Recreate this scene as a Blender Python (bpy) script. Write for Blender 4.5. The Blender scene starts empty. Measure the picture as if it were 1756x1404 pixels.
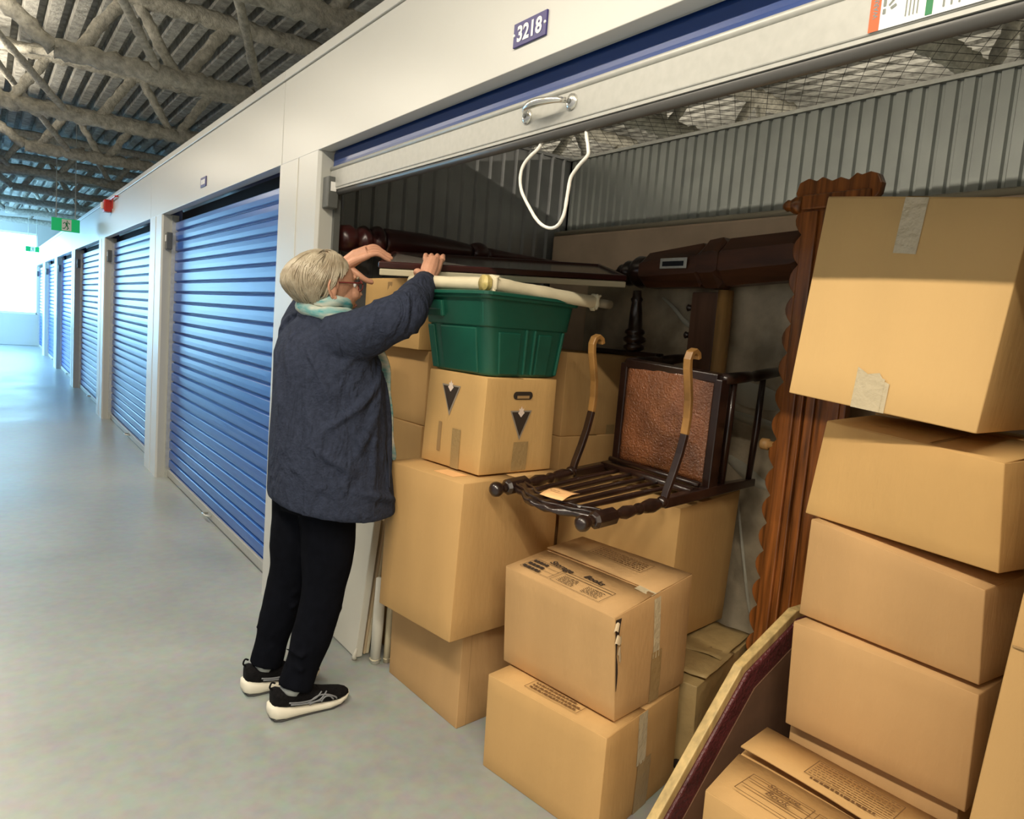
import bpy, bmesh, math, random
from mathutils import Vector, Matrix, noise
R = random.Random(7)
PI = math.pi
SC = bpy.context.scene
COL = SC.collection

# ------------------------------------------------------------------ camera
cam_d = bpy.data.cameras.new('camera')
cam_d.sensor_fit = 'HORIZONTAL'; cam_d.sensor_width = 36.0
cam_d.lens = 1256.0 / 1756.0 * 36.0
cam_d.clip_start = 0.05
cam = bpy.data.objects.new('camera', cam_d); COL.objects.link(cam)
yaw, pitch, roll = 0.6313, -0.1071, 0.0799
fw = Vector((math.sin(yaw) * math.cos(pitch), math.cos(yaw) * math.cos(pitch), math.sin(pitch)))
r0 = Vector((math.cos(yaw), -math.sin(yaw), 0)); u0 = r0.cross(fw)
rt_ = math.cos(roll) * r0 + math.sin(roll) * u0
up_ = -math.sin(roll) * r0 + math.cos(roll) * u0
cam.matrix_world = Matrix(((rt_.x, up_.x, -fw.x, 0), (rt_.y, up_.y, -fw.y, 0), (rt_.z, up_.z, -fw.z, 1.42), (0, 0, 0, 1)))
SC.camera = cam

# ------------------------------------------------------------------ world, lamps, exposure
W = bpy.data.worlds.new('daylight'); SC.world = W; W.use_nodes = True
bg = W.node_tree.nodes['Background']
bg.inputs[0].default_value = (0.36, 0.72, 1.0, 1); bg.inputs[1].default_value = 10.5
SC.view_settings.view_transform = 'Standard'; SC.view_settings.look = 'None'
SC.view_settings.exposure = 0.0; SC.view_settings.gamma = 1.0
SC.view_settings.use_curve_mapping = False
def area(name, loc, sx, sy, power, color):
    l = bpy.data.lights.new(name, 'AREA'); l.shape = 'RECTANGLE'; l.size = sx; l.size_y = sy
    l.energy = power; l.color = color
    o = bpy.data.objects.new(name, l); COL.objects.link(o); o.location = loc
    return o
for y, pw in ((-2.3, 62), (-0.6, 72), (1.0, 56), (2.95, 26), (4.9, 27), (6.8, 30), (8.85, 30)):      # the corridor's row of strip lamps, shining down and up
    area('corridor_lamp', (-0.30, y, 2.985), 0.05, 1.3, pw, (1.0, 0.885, 0.71))
    u = area('corridor_lamp_uplight', (-0.30, y, 3.02), 0.05, 1.3, 34.0, (1.0, 0.885, 0.71)); u.rotation_euler = (PI, 0, 0)
for y in (-1.0, 1.0, 2.95, 4.9, 6.8):      # unseen lamps added for an assumed next corridor, to light the ceiling
    area('added_ceiling_lamp', (5.3, y, 2.985), 0.05, 1.3, 40.0, (1.0, 0.885, 0.71))
    u = area('added_ceiling_uplight', (5.3, y, 3.02), 0.05, 1.3, 6.0, (1.0, 0.885, 0.71)); u.rotation_euler = (PI, 0, 0)

# ------------------------------------------------------------------ materials
MATS = {}
def mat(name, col, rough=0.6, metal=0.0, spec=0.5, noise_s=0, noise_a=0.0, bump=0.0, bump_s=0, stretch=None, coat=0.0, col2=None, detail=4.0):
    if name in MATS: return MATS[name]
    m = bpy.data.materials.new(name); m.use_nodes = True; MATS[name] = m
    nt = m.node_tree; b = nt.nodes['Principled BSDF']
    b.inputs['Base Color'].default_value = (*col, 1)
    b.inputs['Roughness'].default_value = rough; b.inputs['Metallic'].default_value = metal
    b.inputs['Specular IOR Level'].default_value = spec
    b.inputs['Coat Weight'].default_value = coat
    tc = nt.nodes.new('ShaderNodeTexCoord')
    def nz(scale):
        n = nt.nodes.new('ShaderNodeTexNoise'); n.inputs['Scale'].default_value = scale; n.inputs['Detail'].default_value = detail
        if stretch:
            mp = nt.nodes.new('ShaderNodeMapping'); mp.inputs['Scale'].default_value = stretch
            nt.links.new(tc.outputs['Object'], mp.inputs[0]); nt.links.new(mp.outputs[0], n.inputs['Vector'])
        else:
            nt.links.new(tc.outputs['Object'], n.inputs['Vector'])
        return n
    if noise_s:
        n = nz(noise_s)
        r = nt.nodes.new('ShaderNodeValToRGB')
        c2 = col2 or tuple(c * (1 - noise_a) for c in col)
        c1 = col if col2 else tuple(min(1, c * (1 + noise_a)) for c in col)
        r.color_ramp.elements[0].position = 0.3; r.color_ramp.elements[1].position = 0.7
        r.color_ramp.elements[0].color = (*c2, 1); r.color_ramp.elements[1].color = (*c1, 1)
        nt.links.new(n.outputs['Fac'], r.inputs[0]); nt.links.new(r.outputs[0], b.inputs['Base Color'])
    if bump:
        n2 = nz(bump_s); bp = nt.nodes.new('ShaderNodeBump'); bp.inputs['Strength'].default_value = bump
        bp.inputs['Distance'].default_value = 0.01
        nt.links.new(n2.outputs['Fac'], bp.inputs['Height']); nt.links.new(bp.outputs[0], b.inputs['Normal'])
    return m
M_wall = mat('white_panel', (0.585, 0.585, 0.555), 0.33, spec=0.35, noise_s=0.7, noise_a=0.02)
M_trim = mat('white_trim', (0.66, 0.645, 0.58), 0.3)
M_jamb = mat('jamb_grey', (0.50, 0.50, 0.46), 0.35)
M_blue = mat('door_blue', (0.020, 0.10, 0.40), 0.30, spec=0.6)
M_navy = mat('door_blue_dark', (0.012, 0.03, 0.12), 0.35)
M_blue2 = mat('door_blue_shaded', (0.015, 0.05, 0.21), 0.3)  # same door paint, darkened for the curtain's shade under the header
M_other = mat('opposite_wall', (0.30, 0.33, 0.40), 0.3)
M_gap = mat('dark_void', (0.006, 0.008, 0.016), 0.8)
M_galv = mat('galvanised', (0.60, 0.61, 0.57), 0.34, 0.55, noise_s=30, noise_a=0.10)
M_silver = mat('silver_bar', (0.43, 0.43, 0.40), 0.42, 0.15, noise_s=45, noise_a=0.05)
M_rubber = mat('rubber_seal', (0.085, 0.083, 0.08), 0.38)
M_corr = mat('corrugated_steel', (0.36, 0.385, 0.365), 0.40, 0.55, noise_s=6, noise_a=0.10)
M_corr_d = mat('corrugated_steel_side', (0.33, 0.34, 0.345), 0.36, 0.45, noise_s=6, noise_a=0.10)
M_fire = mat('sprayed_fireproofing', (0.47, 0.45, 0.39), 0.95, spec=0.1, noise_s=26, noise_a=0.30, bump=1.0, bump_s=55, detail=8)
M_deck = mat('sprayed_deck', (0.37, 0.365, 0.335), 0.95, spec=0.1, noise_s=14, noise_a=0.35, bump=1.0, bump_s=40, detail=8)
M_wire = mat('mesh_wire', (0.05, 0.045, 0.04), 0.5, 0.6)
CB = [mat('cardboard_a', (0.55, 0.335, 0.135), 0.75, spec=0.25, noise_s=3.0, noise_a=0.09, bump=0.12, bump_s=70, stretch=(1, 1, 0.25)),
      mat('cardboard_b', (0.62, 0.385, 0.15), 0.75, spec=0.25, noise_s=3.2, noise_a=0.07, bump=0.12, bump_s=70, stretch=(1, 1, 0.25)),
      mat('cardboard_c', (0.53, 0.325, 0.145), 0.75, spec=0.25, noise_s=3.5, noise_a=0.10, bump=0.14, bump_s=70, stretch=(1, 1, 0.25)),
      mat('cardboard_d', (0.40, 0.285, 0.125), 0.5, spec=0.4, noise_s=5, noise_a=0.22, bump=0.5, bump_s=18)]
CB.append(mat('cardboard_e', (0.72, 0.47, 0.20), 0.75, spec=0.25, noise_s=3.0, noise_a=0.05, bump=0.1, bump_s=70, stretch=(1, 1, 0.25)))
M_card_in = mat('cardboard_edge', (0.36, 0.22, 0.09), 0.9)
M_tape = mat('tan_tape', (0.40, 0.27, 0.12), 0.22, spec=0.6, bump=0.3, bump_s=60)
M_tape_c = mat('clear_tape', (0.62, 0.52, 0.34), 0.12, spec=0.9, bump=0.5, bump_s=45, coat=0.6)
M_ink = mat('black_print', (0.035, 0.022, 0.014), 0.8)
M_ink2 = mat('faded_print', (0.15, 0.075, 0.025), 0.8)
M_white = mat('white_paint', (0.85, 0.85, 0.83), 0.45)
M_wood = mat('dark_turned_wood', (0.020, 0.0085, 0.006), 0.28, spec=0.6, noise_s=9, noise_a=0.4, coat=0.3)
M_maro = mat('mahogany', (0.045, 0.010, 0.009), 0.3, spec=0.5, noise_s=6, noise_a=0.35, stretch=(0.4, 3, 3), coat=0.2)
M_mah = mat('brown_post_wood', (0.075, 0.028, 0.013), 0.4, noise_s=7, noise_a=0.4, stretch=(3, 0.5, 3))
M_oak = mat('varnished_oak', (0.25, 0.082, 0.018), 0.30, noise_s=7, noise_a=0.65, stretch=(7, 7, 0.5), coat=0.35, bump=0.15, bump_s=14)
M_lwood = mat('light_wood', (0.40, 0.22, 0.075), 0.5, noise_s=8, noise_a=0.35, stretch=(4, 4, 0.5))
M_pine = mat('pine_edge', (0.55, 0.40, 0.17), 0.5, noise_s=10, noise_a=0.25, stretch=(5, 5, 0.8))
M_arm = mat('worn_arm_wood', (0.33, 0.17, 0.05), 0.35, noise_s=9, noise_a=0.4)
M_leath = mat('brown_leather', (0.25, 0.088, 0.032), 0.22, spec=0.8, noise_s=7, noise_a=0.45, bump=1.0, bump_s=130, coat=0.7)
M_green = mat('green_plastic', (0.009, 0.092, 0.060), 0.40, spec=0.5, noise_s=5, noise_a=0.15)
M_cream = mat('cream_paper', (0.74, 0.66, 0.46), 0.7, noise_s=9, noise_a=0.06, bump=0.2, bump_s=30)
M_plasticwrap = mat('grey_plastic_wrap', (0.42, 0.355, 0.25), 0.34, spec=0.5, noise_s=6, noise_a=0.42, bump=1.0, bump_s=13, detail=8)
M_beige = mat('beige_ticking', (0.60, 0.46, 0.33), 0.85, noise_s=5, noise_a=0.12)
M_canvas = mat('white_canvas', (0.70, 0.68, 0.60), 0.7, noise_s=4, noise_a=0.04)
M_kraft = mat('paper_wrap', (0.60, 0.47, 0.30), 0.8, noise_s=5, noise_a=0.12)
M_note = mat('orange_note', (0.95, 0.55, 0.24), 0.7)
M_burg = mat('burgundy_vinyl', (0.10, 0.022, 0.026), 0.32, spec=0.6, noise_s=14, noise_a=0.3, bump=0.8, bump_s=75)
M_felt = mat('brown_felt', (0.17, 0.09, 0.05), 0.95, noise_s=8, noise_a=0.2)
M_glass = mat('picture_glass', (0.27, 0.24, 0.21), 0.16, spec=0.9)
M_cord = mat('white_cord', (0.82, 0.80, 0.74), 0.6)
M_plgrey = mat('grey_latch', (0.10, 0.105, 0.10), 0.4)
M_sign = mat('indigo_sign', (0.030, 0.022, 0.16), 0.35)
M_exit = mat('exit_green', (0.0, 0.22, 0.07), 0.35)
M_red = mat('signal_red', (0.50, 0.018, 0.012), 0.35)
M_orange = mat('warning_orange', (0.85, 0.12, 0.03), 0.5)
M_skin = mat('skin', (0.60, 0.31, 0.20), 0.48, spec=0.4, noise_s=18, noise_a=0.10, bump=0.15, bump_s=120)
M_hair = mat('grey_blond_hair', (0.40, 0.335, 0.235), 0.42, spec=0.5, noise_s=22, noise_a=0.35, stretch=(1, 1, 0.3))
def fleece():
    m = mat('navy_fleece', (0.030, 0.037, 0.062), 0.95, spec=0.12, noise_s=60, noise_a=0.18, bump=0.45, bump_s=130)
    nt = m.node_tree; b = nt.nodes['Principled BSDF']; fine = b.inputs['Normal'].links[0].from_node
    tc = nt.nodes.new('ShaderNodeTexCoord'); mp = nt.nodes.new('ShaderNodeMapping'); mp.inputs['Scale'].default_value = (1.0, 1.0, 0.42); mp.inputs['Rotation'].default_value = (0.35, 0.5, 0)
    n = nt.nodes.new('ShaderNodeTexNoise'); n.inputs['Scale'].default_value = 8.5; n.inputs['Detail'].default_value = 2.0; n.inputs['Distortion'].default_value = 1.6
    nt.links.new(tc.outputs['Object'], mp.inputs[0]); nt.links.new(mp.outputs[0], n.inputs['Vector'])
    bp = nt.nodes.new('ShaderNodeBump'); bp.inputs['Strength'].default_value = 0.75; bp.inputs['Distance'].default_value = 0.05
    nt.links.new(n.outputs['Fac'], bp.inputs['Height']); nt.links.new(bp.outputs[0], fine.inputs['Normal']); return m
M_fleece = fleece()
M_pants = mat('black_trousers', (0.0040, 0.0046, 0.0075), 0.95, spec=0.06, noise_s=30, noise_a=0.2)
M_shoe = mat('black_mesh_upper', (0.0065, 0.006, 0.007), 0.85, spec=0.15, noise_s=90, noise_a=0.4, bump=0.4, bump_s=220)
M_sole = mat('cream_sole', (0.78, 0.74, 0.62), 0.6)
M_outsole = mat('dark_outsole', (0.06, 0.06, 0.06), 0.7)
M_sock = mat('grey_sock', (0.42, 0.45, 0.45), 0.9)
M_stripe = mat('grey_stripe', (0.22, 0.23, 0.25), 0.4)
M_scarf = mat('scarf_cloth', (0.04, 0.30, 0.33), 0.9, noise_s=17, noise_a=0.3, col2=(0.70, 0.66, 0.55), stretch=(0.6, 1, 2.6))
M_glas_f = mat('spectacle_frame', (0.20, 0.03, 0.03), 0.25)
M_pearl = mat('silver_earring', (0.8, 0.8, 0.8), 0.2, 0.8)

def floor_mat():
    m = bpy.data.materials.new('polished_concrete'); m.use_nodes = True; nt = m.node_tree; b = nt.nodes['Principled BSDF']
    tc = nt.nodes.new('ShaderNodeTexCoord')
    n1 = nt.nodes.new('ShaderNodeTexNoise'); n1.inputs['Scale'].default_value = 0.9; n1.inputs['Detail'].default_value = 9; n1.inputs['Distortion'].default_value = 0.6
    n2 = nt.nodes.new('ShaderNodeTexNoise'); n2.inputs['Scale'].default_value = 22; n2.inputs['Detail'].default_value = 6
    for n in (n1, n2): nt.links.new(tc.outputs['Object'], n.inputs['Vector'])
    r = nt.nodes.new('ShaderNodeValToRGB'); r.color_ramp.elements[0].position = 0.32; r.color_ramp.elements[1].position = 0.68
    r.color_ramp.elements[0].color = (0.275, 0.30, 0.292, 1); r.color_ramp.elements[1].color = (0.37, 0.402, 0.39, 1)
    mx = nt.nodes.new('ShaderNodeMix'); mx.data_type = 'RGBA'; mx.blend_type = 'OVERLAY'; mx.inputs[0].default_value = 0.22
    nt.links.new(n1.outputs['Fac'], r.inputs[0]); nt.links.new(r.outputs[0], mx.inputs[6]); nt.links.new(n2.outputs['Color'], mx.inputs[7])
    nt.links.new(mx.outputs[2], b.inputs['Base Color'])
    mr = nt.nodes.new('ShaderNodeMapRange'); mr.inputs[3].default_value = 0.24; mr.inputs[4].default_value = 0.48
    nt.links.new(n1.outputs['Fac'], mr.inputs[0]); nt.links.new(mr.outputs[0], b.inputs['Roughness'])
    bp = nt.nodes.new('ShaderNodeBump'); bp.inputs['Strength'].default_value = 0.10; bp.inputs['Distance'].default_value = 0.02
    n3 = nt.nodes.new('ShaderNodeTexNoise'); n3.inputs['Scale'].default_value = 5; nt.links.new(tc.outputs['Object'], n3.inputs['Vector'])
    nt.links.new(n3.outputs['Fac'], bp.inputs['Height']); nt.links.new(bp.outputs[0], b.inputs['Normal'])
    b.inputs['Specular IOR Level'].default_value = 0.6
    return m
M_floor = floor_mat()
def pane_mat():
    m = bpy.data.materials.new('window_pane'); m.use_nodes = True; nt = m.node_tree
    nt.nodes.remove(nt.nodes['Principled BSDF'])
    t = nt.nodes.new('ShaderNodeBsdfTransparent'); g = nt.nodes.new('ShaderNodeBsdfGlossy'); g.inputs['Roughness'].default_value = 0.02
    mx = nt.nodes.new('ShaderNodeMixShader'); mx.inputs[0].default_value = 0.06
    nt.links.new(t.outputs[0], mx.inputs[1]); nt.links.new(g.outputs[0], mx.inputs[2])
    nt.links.new(mx.outputs[0], nt.nodes['Material Output'].inputs[0]); return m
M_pane = pane_mat()
def sign_emit():
    m = bpy.data.materials.new('exit_sign_glow'); m.use_nodes = True; b = m.node_tree.nodes['Principled BSDF']
    b.inputs['Base Color'].default_value = (0.0, 0.25, 0.08, 1); b.inputs['Emission Color'].default_value = (0.0, 0.30, 0.09, 1)
    b.inputs['Emission Strength'].default_value = 0.8; return m
M_exitglow = sign_emit()

# ------------------------------------------------------------------ mesh builder
class MB:
    def __init__(s): s.v = []; s.f = []
    def add(s, vs, fs):
        n = len(s.v); s.v += [tuple(v) for v in vs]; s.f += [tuple(i + n for i in f) for f in fs]; return s
    def box(s, x0, x1, y0, y1, z0, z1):
        vs = [(x, y, z) for z in (z0, z1) for (x, y) in ((x0, y0), (x1, y0), (x1, y1), (x0, y1))]
        return s.add(vs, [(3, 2, 1, 0), (4, 5, 6, 7), (0, 1, 5, 4), (1, 2, 6, 5), (2, 3, 7, 6), (3, 0, 4, 7)])
    def hexa(s, c):   # nb lb fb rb nt lt ft rt
        return s.add(c, [(0, 1, 2, 3), (7, 6, 5, 4), (0, 4, 5, 1), (1, 5, 6, 2), (2, 6, 7, 3), (3, 7, 4, 0)])
    def slab(s, p0, ex, ey, t):   # parallelogram p0, p0+ex, p0+ex+ey, p0+ey with thickness vector t
        p0, ex, ey, t = Vector(p0), Vector(ex), Vector(ey), Vector(t)
        a = [p0, p0 + ex, p0 + ex + ey, p0 + ey]
        return s.hexa(a + [q + t for q in a]) if False else s.add(a + [q + t for q in a], [(3, 2, 1, 0), (4, 5, 6, 7), (0, 1, 5, 4), (1, 2, 6, 5), (2, 3, 7, 6), (3, 0, 4, 7)])
    def tube(s, path, rad, seg=10, rough=0.0, rs=12.0, cap=True, flat=1.0, flatdir=None):
        P = [Vector(p) for p in path]; n = len(P)
        rr = rad if hasattr(rad, '__len__') else [rad] * n
        up = None; rings = []
        for i in range(n):
            t = (P[min(i + 1, n - 1)] - P[max(i - 1, 0)])
            if t.length < 1e-9: t = Vector((0, 0, 1))
            t.normalize()
            if up is None:
                a = Vector(flatdir) if flatdir else (Vector((0, 0, 1)) if abs(t.z) < 0.9 else Vector((1, 0, 0)))
                up = (a - t * a.dot(t)).normalized()
            else:
                up = (up - t * up.dot(t))
                up = up.normalized() if up.length > 1e-6 else t.orthogonal().normalized()
            sd = t.cross(up)
            ring = []
            for k in range(seg):
                a = 2 * PI * k / seg
                d = up * math.cos(a) * flat + sd * math.sin(a)
                p = P[i] + d * rr[i]
                if rough: p = P[i] + d * (rr[i] * (1 + rough * noise.noise(p * rs) + rough * 0.6 * noise.noise(p * rs * 2.7)))
                ring.append(p)
            rings.append(ring)
        vs = [p for r in rings for p in r]; fs = []
        for i in range(n - 1):
            for k in range(seg):
                k2 = (k + 1) % seg
                fs.append((i * seg + k, i * seg + k2, (i + 1) * seg + k2, (i + 1) * seg + k))
        if cap:
            fs.append(tuple(range(seg - 1, -1, -1))); fs.append(tuple((n - 1) * seg + k for k in range(seg)))
        return s.add(vs, fs)
    def lathe(s, p0, axis, prof, seg=20):   # prof [(t along axis in m, r)]
        ax = Vector(axis).normalized(); p0 = Vector(p0)
        return s.tube([p0 + ax * t for t, r in prof], [max(r, 0.0004) for t, r in prof], seg)
    def ell(s, c, rx, ry, rz, M=None, nu=16, nv=10):
        c = Vector(c); vs = []; fs = []
        for j in range(nv + 1):
            th = PI * j / nv
            for i in range(nu):
                ph = 2 * PI * i / nu
                d = Vector((rx * math.sin(th) * math.cos(ph), ry * math.sin(th) * math.sin(ph), rz * math.cos(th)))
                if M: d = M @ d
                vs.append(c + d)
        for j in range(nv):
            for i in range(nu):
                i2 = (i + 1) % nu
                fs.append((j * nu + i, (j + 1) * nu + i, (j + 1) * nu + i2, j * nu + i2))
        return s.add(vs, fs)
    def rings(s, rs, cap=True):   # list of rings with equal point counts
        n = len(rs[0]); vs = [p for r in rs for p in r]; fs = []
        for i in range(len(rs) - 1):
            for k in range(n):
                k2 = (k + 1) % n
                fs.append((i * n + k, i * n + k2, (i + 1) * n + k2, (i + 1) * n + k))
        if cap: fs.append(tuple(range(n - 1, -1, -1))); fs.append(tuple((len(rs) - 1) * n + k for k in range(n)))
        return s.add(vs, fs)
    def mesh(s, name, smooth=False):
        me = bpy.data.meshes.new(name); me.from_pydata(s.v, [], s.f); me.update()
        if smooth: me.polygons.foreach_set('use_smooth', [True] * len(me.polygons))
        return me
    def obj(s, name, m, parent=None, smooth=False, bevel=0.0, seg=2, fixn=True):
        me = s.mesh(name, smooth)
        if fixn:
            b = bmesh.new(); b.from_mesh(me); bmesh.ops.recalc_face_normals(b, faces=b.faces); b.to_mesh(me); b.free()
        o = link(name, me, m, parent)
        if bevel:
            md = o.modifiers.new('bevel', 'BEVEL'); md.width = bevel; md.segments = seg; md.limit_method = 'ANGLE'; md.angle_limit = math.radians(40)
        return o
def link(name, me, m=None, parent=None):
    o = bpy.data.objects.new(name, me); COL.objects.link(o)
    if m is not None:
        if len(me.materials) == 0: me.materials.append(m)
    if parent: set_parent(o, parent)
    return o
def set_parent(o, p):
    o.parent = p
    def world(q): return (world(q.parent) @ q.matrix_parent_inverse if q.parent else Matrix.Identity(4)) @ q.matrix_basis
    o.matrix_parent_inverse = world(p).inverted()
def thing(name, label, cat, loc=(0, 0, 0), group=None):
    o = bpy.data.objects.new(name, None); COL.objects.link(o); o.location = loc; o.empty_display_size = 0.05
    o['label'] = label; o['category'] = cat
    if group: o['group'] = group
    return o
def tag(o, label, cat, group=None):
    o['label'] = label; o['category'] = cat
    if group: o['group'] = group
    return o
def struct(o, label=None, cat=None):
    o['kind'] = 'structure'
    if label: o['label'] = label
    if cat: o['category'] = cat
    return o
def text_geo(s, size=1.0, shear=0.0, bold=0.0, align='LEFT'):
    cu = bpy.data.curves.new('t', 'FONT'); cu.body = s; cu.size = size; cu.shear = shear; cu.offset = bold; cu.align_x = align
    cu.resolution_u = 3
    o = bpy.data.objects.new('t', cu); COL.objects.link(o)
    dg = bpy.context.evaluated_depsgraph_get()
    me = bpy.data.meshes.new_from_object(o.evaluated_get(dg))
    vs = [(v.co.x, v.co.y) for v in me.vertices]; fs = [tuple(p.vertices) for p in me.polygons]
    bpy.data.objects.remove(o); bpy.data.meshes.remove(me); bpy.data.curves.remove(cu)
    return vs, fs
class Sheet:
    """flat print collected in metres on a plane (origin, ex, ey unit vectors, n outward)"""
    def __init__(s, o, ex, ey, off=0.0012):
        s.o = Vector(o); s.ex = Vector(ex).normalized(); ey = Vector(ey); s.n = s.ex.cross(ey).normalized()
        s.ey = s.n.cross(s.ex).normalized(); s.off = off; s.m = MB()
    def p(s, x, y): return s.o + s.ex * x + s.ey * y + s.n * s.off
    def poly(s, pts): s.m.add([s.p(*q) for q in pts], [tuple(range(len(pts)))]); return s
    def rect(s, x0, y0, x1, y1): return s.poly([(x0, y0), (x1, y0), (x1, y1), (x0, y1)])
    def frame(s, x0, y0, x1, y1, w=0.002):
        s.rect(x0, y0, x1, y0 + w); s.rect(x0, y1 - w, x1, y1); s.rect(x0, y0, x0 + w, y1); return s.rect(x1 - w, y0, x1, y1)
    def text(s, t, x, y, size, shear=0, bold=0.0, align='LEFT', rot=0.0):
        vs, fs = text_geo(t, size, shear, bold, align); c, si = math.cos(rot), math.sin(rot)
        s.m.add([s.p(x + a * c - b * si, y + a * si + b * c) for a, b in vs], fs); return s
    def scribble(s, x0, y0, x1, y1, rows, h, seed=1):    # rows of small illegible print
        rr = random.Random(seed); dy = (y1 - y0) / rows
        for r in range(rows):
            x = x0; yy = y1 - (r + 0.5) * dy
            while x < x1 - 0.004:
                w = rr.uniform(0.004, 0.016); s.rect(x, yy - h / 2, min(x + w, x1), yy + h / 2); x += w + rr.uniform(0.002, 0.004)
        return s
    def obj(s, name, m, parent): return s.m.obj(name, m, parent, fixn=False)

# ================================================================== SETTING
XF = 1.15            # face of the white storage front
XD = 1.25            # plane of the roll-up doors
Y0, PITCH, PIL = 3.09, 3.34, 0.51
YEND = 23.4
HDR, TOP = 2.11, 2.535
struct(MB().box(-1.8, 8.0, -4.0, YEND + 0.3, -0.1, 0.0).obj('floor', M_floor), 'polished grey concrete floor of the storage corridor', 'floor')

# corrugated deck, sprayed
d = MB(); per = 0.155; nx = int(9.9 / per); prof = []
for i in range(nx + 1):
    x = -1.75 + i * per
    prof += [(x, 3.56), (x + per * 0.52, 3.56), (x + per * 0.62, 3.64), (x + per * 0.90, 3.64)]
vs = []; ny = 2
ys = [-4.0, 6.0, 14.0, YEND + 0.3]
for y in ys: vs += [(x, y, z) for x, z in prof]
n = len(prof); fs = []
for j in range(len(ys) - 1):
    for i in range(n - 1): fs.append((j * n + i, j * n + i + 1, (j + 1) * n + i + 1, (j + 1) * n + i))
d.add(vs, fs)
d.box(-1.9, 8.3, -4.1, YEND + 0.4, 3.70, 3.8)
struct(d.obj('ceiling', M_deck), 'grey spray coated ribbed steel deck above the corridor', 'ceiling')

# open web joists, spray coated
def zig(joist, y, x0, x1, detail):
    zb, zt = 3.0, 3.46
    st = 0.032 if detail else 0.2
    def line(a, b, r, nm, rough=0.28):
        a, b = Vector(a), Vector(b); k = max(3, int((b - a).length / st))
        MB().tube([a.lerp(b, i / k) for i in range(k + 1)], r, 12 if detail else 6, rough * (1.35 if detail else 1), 17.0 if detail else 11.0).obj(nm, M_fire, joist, True)
    line((x0, y, zb), (x1, y, zb), 0.062, 'bottom_chord', 0.36)
    line((-1.65, y, zt), (x1, y, zt), 0.06, 'top_chord')
    line((x0, y, zb), (x0 - 0.62, y, zt), 0.05, 'web_bar')
    x = x0 + 0.12; s = 0
    while x < min(x1, 5.4):
        line((x, y, zb), (x + 0.30, y, zt), 0.040, 'web_bar'); 
        if s % 2 == 0: line((x + 0.62, y, zb), (x + 0.34, y, zt), 0.036, 'web_bar')
        x += 0.66; s += 1
for i, y in enumerate((1.95, 3.98, 5.85, 7.8, 9.9, 11.9, 13.9, 15.9, 18.0, 20.2)):
    j = bpy.data.objects.new('ceiling_joist', None); COL.objects.link(j); j.location = (0.4, y, 3.0)
    struct(j, None, None); 
    zig(j, y, 0.38 if i % 2 == 0 else -0.6, 5.6, i < 5)
# slender bridging bars between the joists
br = bpy.data.objects.new('ceiling_bridging', None); COL.objects.link(br); br.location = (1, 6, 3.2); struct(br)
for k, (xa, za, xb, zb_, ya, yb) in enumerate(((0.15, 3.42, 1.0, 3.02, 4.0, 5.85), (1.05, 3.02, 0.2, 3.42, 4.0, 5.85), (-0.3, 3.40, 0.6, 3.02, 5.85, 7.8), (0.9, 3.02, -0.1, 3.42, 5.85, 7.8),
        (0.9, 3.4, 1.7, 3.02, 3.98, 5.85), (0.0, 3.42, 0.8, 3.02, 7.8, 9.9), (0.9, 3.02, 0.1, 3.42, 7.8, 9.9), (-0.5, 3.42, 0.3, 3.02, 9.9, 11.9), (1.9, 3.02, 2.8, 3.42, 1.95, 3.98), (2.8, 3.02, 3.9, 3.42, 1.95, 3.98))):
    a, b = Vector((xa, ya, za)), Vector((xb, yb, zb_)); q = 30
    MB().tube([a.lerp(b, i / q) for i in range(q + 1)], 0.030, 8, 0.3, 14).obj('bridging_bar', M_fire, br, True)

# white storage front: header panels, cap, pillars
YB = -3.9
hd = bpy.data.objects.new('wall_front', None); COL.objects.link(hd); hd.location = (XF, 3, 0); struct(hd, 'white glossy storage front with roll-up doors', 'wall')
ends = [YB, Y0 - PITCH + PIL / 2, Y0 + PIL - 0.03, Y0 + PIL - 0.03 + PITCH, Y0 + PIL - 0.03 + 2 * PITCH, Y0 + PIL - 0.03 + 3 * PITCH, Y0 + PIL - 0.03 + 4 * PITCH, YEND]
ends = [e for e in ends if e <= YEND]
for a, b in zip(ends[:-1], ends[1:]):
    MB().box(XF, XF + 0.05, a + 0.003, b - 0.003, HDR, 2.488).obj('header_panel', M_wall, hd, bevel=0.002)
    MB().box(XF - 0.006, XF + 0.06, a + 0.002, b - 0.002, 2.492, TOP).obj('cap_trim', M_wall, hd, bevel=0.004)
MB().box(XF + 0.05, XF + 0.062, YB, YEND, HDR + 0.002, HDR + 0.045).obj('header_return', M_jamb, hd, bevel=0.002)
# pillars: near one beside the open unit, then one per unit
def pillar(y0, y1):
    p = MB(); c = 0.035
    # plan outline with a soft rounded front corner
    out = [(XF + 0.10, y0), (XF + 0.012, y0), (XF, y0 + 0.012), (XF, y1 - 0.012), (XF + 0.012, y1), (XF + 0.10, y1)]
    p.rings([[(x, y, 0.0) for x, y in out], [(x, y, HDR) for x, y in out]])
    o = p.obj('pillar', M_wall, hd)
    MB().box(XF - 0.003, XF + 0.001, y0 + 0.245, y0 + 0.25, 0.0, HDR).obj('seam_strip', M_trim, hd)
    MB().box(XF + 0.014, XF + 0.098, y0 - 0.003, y0 + 0.001, 0.0, HDR).obj('jamb_return', M_jamb, hd)
    return o
for k in range(-1, 7):
    y = Y0 + k * PITCH
    if y < YEND - 0.6: pillar(y, y + PIL)

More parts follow.
